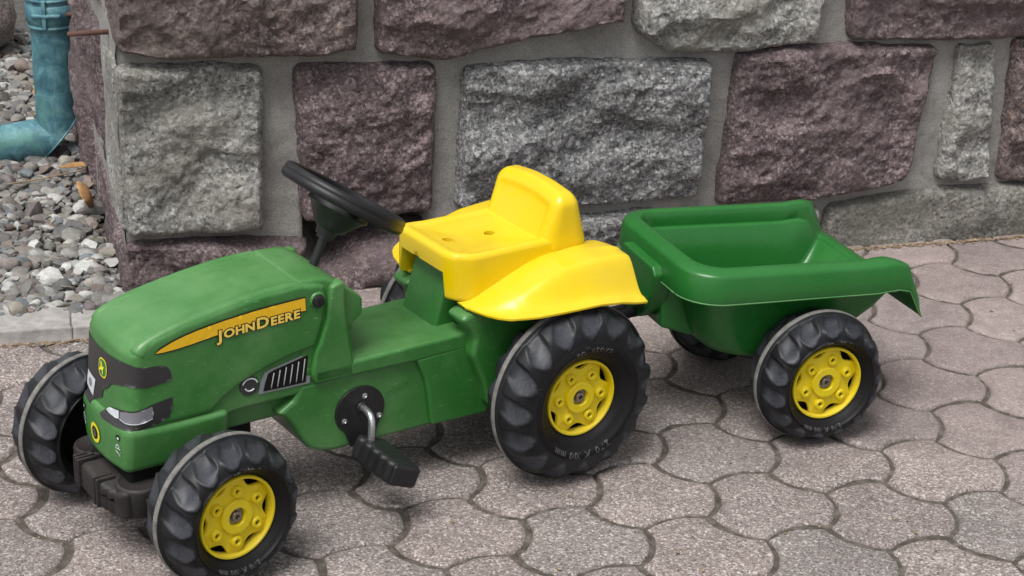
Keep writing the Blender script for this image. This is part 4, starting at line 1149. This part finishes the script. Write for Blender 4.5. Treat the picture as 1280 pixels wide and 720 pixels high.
# steering wheel and column
SA = .57; SN = Vector((-math.sin(SA), 0, math.cos(SA))); SCN = Vector((2.79, 0.0, 4.40))
prof = [(.82, .03), (.87, .05), (.91, .035), (.925, .0), (.932, -.035), (.922, -.05), (.937, -.065), (.935, -.135), (.90, -.17), (.865, -.165), (.835, -.12), (.82, -.05), (.82, .03)]
mb = MB(); mb.add(*lathe(prof, tuple(SCN), tuple(SN), 72, caps=False)); sw = mb.build('steering_wheel', M_BLACK, TR)
mb = MB(); mb.add(*lathe([(.001, -.02), (.22, -.02), (.30, -.06), (.44, -.20), (.46, -.26), (.40, -.30), (.27, -.47), (.24, -.52), (.16, -.56), (.13, -.66), (.001, -.66)], tuple(SCN), tuple(SN), 40, caps=False)); mb.build('wheel_hub', M_BLACK, sw, auto=45)
U = Vector((math.cos(SA), 0, math.sin(SA))); Wv = Vector((0, 1, 0))
for a in (90, 210, 330):
    d = U*math.cos(math.radians(a))+Wv*math.sin(math.radians(a)); e = SN.cross(d)
    V = []; F = []
    for i, (r, hw, h) in enumerate(((.25, .17, -.16), (.5, .13, -.13), (.84, .17, -.10))):
        c = SCN+d*r+SN*h
        for q in ((-1, -1), (1, -1), (1, 1), (-1, 1)): V.append(tuple(c+e*hw*q[0]+SN*.045*q[1]))
    for i in range(2):
        for k in range(4): F.append((i*4+k, i*4+(k+1) % 4, i*4+4+(k+1) % 4, i*4+4+k))
    F += [(3, 2, 1, 0), (8, 9, 10, 11)]
    mb = MB(); mb.add(V, F); mb.build('spoke', M_BLACK, sw, auto=30, bevel=.02)
hubp = SCN-SN*.60
mb = MB(); mb.add(*tube([tuple(hubp), (3.33, 0, 3.42)], .062, 16)); mb.add(*tube([tuple(hubp+SN*.05), tuple(hubp+(Vector((3.33, 0, 3.42))-hubp)*.18)], .11, 16)); mb.build('steering_column', M_BLACK, TR, auto=40)
# front axle, steering arms, bumper weight
mb = MB(); mb.add(*tube([(5.60, 1.45, 1.04), (6.14, -1.47, 1.04)], .055, 12)); mb.build('front_axle', M_STEEL, TR)
mb = MB(); mb.add(*block(5.75, 6.05, -1.0, 1.0, .92, 1.18, .05, .3, lambda x, y, z: (x-.18*y, y, z))); mb.build('axle_beam', M_BLACK, TR)
def bump_w(x, y, z):
    g = smooth(6.0, 6.7, x)
    x2 = x+g*(.16*(1-(abs(y)/.85)**2.4)-.06)
    # vertical flutes on the front and a step between centre and wings
    st2 = .05*(smooth(.40, .43, abs(y))-smooth(.47, .50, abs(y))+smooth(.54, .57, abs(y))-smooth(.61, .64, abs(y)))
    x2 -= st2*g*(1.6)
    z2 = z
    if z > 1.0: z2 = z-.05*smooth(.28, .34, abs(y))*(1-smooth(.60, .8, abs(y)))-st2*1.0
    return (x2, y, z2)
mb = MB(); mb.add(*block(5.75, 6.66, -.94, .82, .74, 1.16, .075, .035, bump_w)); bw_ = mb.build('front_weight', M_BUMPER, TR)
for cx_, cy_ in ((6.30, .60), (6.36, -.70)):
    mb = MB(); mb.add(*lathe([(.001, .75), (.27, .75), (.295, .79), (.315, 1.13), (.30, 1.165), (.275, 1.175), (.262, 1.16), (.001, 1.16)], c=(cx_, cy_, 0), ax=(0, 0, 1), n=44, caps=False)); mb.build('weight_wing', M_BUMPER, bw_, auto=50)
for yy in (-.52, -.44, -.36, .20, .29):
    xx = 6.68+.085*(1-(abs(yy)/.85)**2.4)
    mb = MB(); mb.add(*block(xx-.25, xx+.03, yy-.024, yy+.024, .76, 1.185, .02, .2)); mb.build('weight_rib', M_BUMPER, bw_)
mb = MB(); mb.add(*block(6.52, 6.62, .02, .2, 1.06, 1.146, .015, .1)); mb.build('weight_slot', M_DARK, bw_)
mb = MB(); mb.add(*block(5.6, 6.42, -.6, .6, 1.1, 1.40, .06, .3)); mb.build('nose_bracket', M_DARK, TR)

# wheels
add_wheel(TR, 1.345, 0, 1.614, 0.0, -32)
add_wheel(TR, 1.345, 0, -1.614, math.pi, 10)
add_wheel(TR, 1.04, 5.575, 1.607, .147, -2.2, spin=9)
add_wheel(TR, 1.04, 6.17, -1.627, math.pi+.22, 20)

# seat
def seat_w(x, y, z):
    z2 = z
    tx = smooth(.9, 1.5, x)
    if z < 3.12 and -.64 < y < .50:
        z2 = 3.14+(z-3.12)*.02+.0*tx
        if -.26 < y < -.17: z2 += .07
    elif z < 3.12:
        z2 = z+.10*smooth(.5, 1.5, x)*(1-(z-2.6)/.5)
    if z > 3.25 and x > -.2:
        m = min(min(x-(-.2), 1.5-x)+.0, .82-abs(y))
        top = smooth(3.28, 3.42, z)
        dish = smooth(.10, .20, m)*.035+smooth(.2, .7, m)*.045
        z2 = z2-top*(dish)+top*.02*smooth(1.0, 1.4, x)
    # plan rounding
    x2, y2 = x, y
    rr_ = .40 if y > 0 else .16
    cx_, cy_ = 1.5-rr_, .82-rr_
    if x > cx_ and abs(y) > cy_:
        dx, dy = x-cx_, abs(y)-cy_; m = (dx**10.7+dy**10.7)**(1/10.7); l = math.hypot(dx, dy)
        if l > 1e-6: f = m/l;  x2 = cx_+dx*f; y2 = math.copysign(cy_+dy*f, y)
    return (x2-.01, y2, z2)
mb = MB(); mb.add(*block(-.70, 1.52, -.82, .82, 2.62, 3.42, .085, .05, seat_w)); seat = mb.build('seat', M_YELLOW, TR)
def back_w(x, y, z):
    t = (z-3.1)/1.02; f = (x+.62)/.60
    # side corners of the top are rounded
    e = smooth(.1, .95, abs(y)); z2 = 3.1+(z-3.1)*(1-.07*e)
    xf = .08-.33*t; xb = -.88+.26*t
    x2 = xb+(xf-xb)*f
    if f > .8:
        m = min(.85-abs(y), 4.12-z); x2 -= .022*smooth(.17, .24, m)
    x2 -= .05*(1-(y/.85)**2)*smooth(.2, .8, t)*smooth(.4, 1, f)
    return (x2, y*(1-.02*t), z2)
mb = MB(); mb.add(*block(-.62, -.02, -.845, .845, 3.1, 4.10, .20, .05, back_w)); mb.build('backrest', M_YELLOW, seat)
ssn = snapper([seat], 0)
for x in (1.12, .40):      # two screw holes cut through the pan
    zs = ssn((x, 0, 6), (0, 0, -1))[2]
    mb = MB(); mb.add(*lathe([(.082, -.14), (.082, .3)], c=(x, 0, zs), n=28)); cut = mb.build('seat_hole', M_YELLOW)
    cut.matrix_world = TR.matrix_world if False else Matrix.Identity(4)
    cut.parent = TR
    b = seat.modifiers.new('hole', 'BOOLEAN'); b.operation = 'DIFFERENCE'; b.object = cut; b.solver = 'EXACT'
    bpy.context.view_layer.update()
    me = bpy.data.meshes.new_from_object(seat.evaluated_get(bpy.context.evaluated_depsgraph_get()))
    seat.modifiers.clear(); seat.data = me; me.name = 'seat'; bpy.data.objects.remove(cut)
    mb = MB(); mb.add(*lathe([(.10, -.001), (.094, .004), (.083, .002)], c=(x, .0, zs), ax=(.06, 0, 1), n=28, caps=False)); mb.build('hole_rim', M_YELLOW, seat)
seat.data.set_sharp_from_angle(angle=math.radians(60))
YL = [(-1.08, 1.86), (-.3, 1.87), (.38, 1.83), (.70, 1.78), (.87, 1.72), (1.06, 1.60), (1.18, 1.46), (1.26, 1.30), (1.31, 1.12), (1.34, .95), (1.36, .88)]
ZL = [(-1.12, 2.62), (-.95, 2.65), (-.7, 2.71), (-.3, 2.76), (.38, 2.755), (.87, 2.735), (1.06, 2.71), (1.24, 2.70), (1.36, 2.68)]
ZTP = [(-1.12, 3.13), (-1.0, 3.17), (-.54, 3.20), (.02, 3.16), (.3, 3.09), (.58, 2.98), (.85, 2.87), (1.06, 2.79), (1.22, 2.73), (1.36, 2.69)]
def fender(sgn):
    xs = list(np.linspace(-1.10, .8, 34))+list(np.linspace(.84, 1.36, 26)); nv_ = 44; V = []
    for x in xs:
        yl, zl, zt = interp(YL, x), interp(ZL, x), interp(ZTP, x)
        for k in range(nv_+1):
            v = k/nv_; y = .66+(yl-.66)*v
            Pv = 1-smooth(.60, .90, v)**1.0*.97
            crown = .045*math.sin(min(1, v/.75)*math.pi)
            fl = -.045*smooth(.90, 1.0, v)
            rear = -.10*smooth(-.95, -1.10, x)*(1-smooth(.3, .9, v))*0
            crease = .018*math.exp(-((v-.40+.22*(x+1.1))/.05)**2)*smooth(-.55, -1.05, x)
            V.append((x-.05*smooth(.5, 1, v)*smooth(-.9, -1.1, x), sgn*y, zl+(zt-zl)*Pv+crown*smooth(1.36, .9, x)*Pv+fl*(zt-zl)/.5+crease+.045*(1-Pv)*0))
    n = nv_+1; F = [(i*n+k, (i+1)*n+k, (i+1)*n+k+1, i*n+k+1) for i in range(len(xs)-1) for k in range(nv_)]
    mb = MB(); mb.add(V, F); o = mb.build('fender', M_YELLOW, seat)
    m = o.modifiers.new('s', 'SOLIDIFY'); m.thickness = .0035; m.offset = 0
    b = o.modifiers.new('b', 'BEVEL'); b.width = .0012; b.segments = 2; b.limit_method = 'ANGLE'; b.angle_limit = math.radians(50)
    return o
fender(1); fender(-1)
# E-MARK: trailer
# ------------------------------------------------------------------ trailer
TL = thing('trailer', 'green plastic toy tipping trailer with two yellow-rimmed wheels behind the tractor', 'trailer', (-1.7925, 1.6090, 0), .495+math.pi)
def rrect(x0, x1, yh, rad, n=9, ns=18, nr_=12):
    pts = []
    def seg(a, b, k):
        for i in range(k): pts.append((a[0]+(b[0]-a[0])*i/k, a[1]+(b[1]-a[1])*i/k))
    def arc(cx_, cy_, r, a0):
        for i in range(n): a = a0+math.pi/2*i/n; pts.append((cx_+r*math.cos(a), cy_+r*math.sin(a)))
    rf, rb_ = rad
    arc(x1-rf, yh-rf, rf, 0); seg((x1-rf, yh), (x0+rb_, yh), ns); arc(x0+rb_, yh-rb_, rb_, math.pi/2); seg((x0, yh-rb_), (x0, -yh+rb_), nr_)
    arc(x0+rb_, -yh+rb_, rb_, math.pi); seg((x0+rb_, -yh), (x1-rf, -yh), ns); arc(x1-rf, -yh+rf, rf, 1.5*math.pi); seg((x1, -yh+rf), (x1, yh-rf), nr_)
    return pts
TUB = [  # x0, x1, half width, corner radii (front, rear), z mode
    (-1.845, 2.205, 1.52, (.60, .12), ('r', -.455)), (-1.838, 2.198, 1.513, (.60, .12), ('r', -.46)), (-1.80, 2.16, 1.485, (.58, .12), ('r', -.26)), (-1.775, 2.135, 1.462, (.57, .11), ('r', -.075)),
    (-1.768, 2.128, 1.456, (.57, .11), ('r', -.055)), (-1.75, 2.11, 1.44, (.56, .11), ('r', -.045)), (-1.68, 2.04, 1.37, (.52, .11), ('r', -.015)), (-1.60, 1.96, 1.29, (.46, .10), ('r', .0)),
    (-1.575, 1.935, 1.265, (.44, .10), ('r', -.004)), (-1.562, 1.922, 1.252, (.43, .10), ('r', -.018)), (-1.55, 1.91, 1.24, (.42, .10), ('r', -.09)), (-1.53, 1.89, 1.215, (.41, .10), ('r', -.235)),
    (-1.522, 1.882, 1.207, (.41, .10), ('r', -.25)), (-1.50, 1.86, 1.185, (.40, .10), ('r', -.254)), (-1.46, 1.81, 1.135, (.38, .10), ('r', -.258)), (-1.45, 1.80, 1.122, (.38, .10), ('r', -.27)),
    (-1.26, 1.78, 1.05, (.48, .14), ('m', .25)), (-1.06, 1.72, .985, (.54, .2), ('m', .47)), (-.84, 1.63, .965, (.60, .26), ('m', .66)), (-.66, 1.50, .95, (.64, .30), ('m', .82)), (-.52, 1.32, .93, (.64, .3), ('m', .92)),
    (-.38, 1.12, .82, (.56, .28), ('m', .975)), (-.12, .85, .54, (.3, .2), ('m', 1.0)), (.2, .5, .12, (.05, .05), ('m', 1.0))]
outer = rrect(*TUB[5][:4])
def rimz(p):
    x, y = p
    zt = 2.665+.066*(x+1.5); drop = .56*smooth(-1.44, -1.74, x)
    # a soft swell just before the tail drops
    return zt+.035*smooth(-.9, -1.25, x)*(1-smooth(-1.35, -1.5, x))-drop
V = []; F = []; n = len(outer)
for x0, x1, yh, rad, (mode, val) in TUB:
    L_ = rrect(x0, x1, yh, rad)
    for k, p in enumerate(L_):
        rz = rimz(outer[k])
        if mode == 'r':
            dropk = smooth(-1.44, -1.74, outer[k][0])
            vv = val*(1-.22*dropk) if val < -.3 else val
            if yh < 1.3 and val < 0: vv = val*(1-.85*dropk)
            z = rz+vv
        else:
            z = (rz-.30*(1-.75*smooth(-1.44, -1.74, outer[k][0])))*(1-val)+1.10*val
        V.append((p[0], p[1], z))
for j in range(len(TUB)-1):
    for i in range(n): F.append((j*n+i, j*n+(i+1) % n, (j+1)*n+(i+1) % n, (j+1)*n+i))
F.append(tuple((len(TUB)-1)*n+i for i in range(n)))
mb = MB(); mb.add(V, F); tub = mb.build('tub', M_GREEN_T, TL)
m = tub.modifiers.new('s', 'SOLIDIFY'); m.thickness = .0035; m.offset = 1
mod = tub.modifiers.new('b', 'BEVEL'); mod.width = .0010; mod.segments = 2; mod.limit_method = 'ANGLE'; mod.angle_limit = math.radians(60)
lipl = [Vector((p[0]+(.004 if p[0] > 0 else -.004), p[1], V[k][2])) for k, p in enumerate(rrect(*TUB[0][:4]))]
mb = MB(); mb.add(*tube([tuple(p) for p in lipl]+[tuple(lipl[0])], .013, 8)); mb.build('lip_highlight', M_LIP, TL)  # thin added bead that paints the highlight along the skirt's lower edge
# hitch plate at the front with its step and bracket
plate = [(-.72, 2.58), (-.62, 2.70), (.40, 2.68), (.50, 2.56), (.42, 2.25), (.30, 1.95), (.05, 1.72), (-.28, 1.60), (-.62, 1.62), (-.80, 1.9), (-.80, 2.3)]
mb = MB(); nq = len(plate)
mb.add([(2.02, y, z) for y, z in plate]+[(2.34, y, z) for y, z in plate], [tuple(range(nq-1, -1, -1)), tuple(range(nq, 2*nq))]+[(i, (i+1) % nq, (i+1) % nq+nq, i+nq) for i in range(nq)])
hp = mb.build('hitch_plate', M_GREEN_T, TL, auto=30, bevel=.035)
mb = MB(); mb.add(*block(2.30, 2.46, -.62, .26, 2.02, 2.10, .02, .2)); mb.build('plate_step', M_GREEN_T, hp)
mb = MB(); mb.add(*prism([(2.10, 1.62), (2.12, 2.5), (1.4, 2.5), (1.1, 1.35), (1.6, 1.42)], -.66, .34)); mb.build('hitch_bracket', M_GREEN_T, TL, auto=30, bevel=.05)
mb = MB(); mb.add(*tube([(2.2, -.1, 1.75), (2.9, -.05, 1.72), (3.35, .1, 1.68)], .08, 12)); mb.build('drawbar', M_BLACK, TL)
mb = MB(); mb.add(*tube([(0, -1.38, 1.04), (0, 1.38, 1.04)], .05)); mb.build('axle', M_STEEL, TL)
mb = MB(); mb.add(*block(-.2, .3, -.85, .85, .92, 1.2, .06, .3)); mb.build('axle_mount', M_GREEN_T, TL)
add_wheel(TL, 1.04, 0, 1.5, 0.0, -12, spin=4)
add_wheel(TL, 1.04, 0, -1.52, math.pi, 25)
# the pocket in the wall holds a crumb of dry leaf
for o in bpy.data.objects:
    if o.type == 'MESH' and 'kind' not in o and o.parent is None: o['kind'] = 'thing'
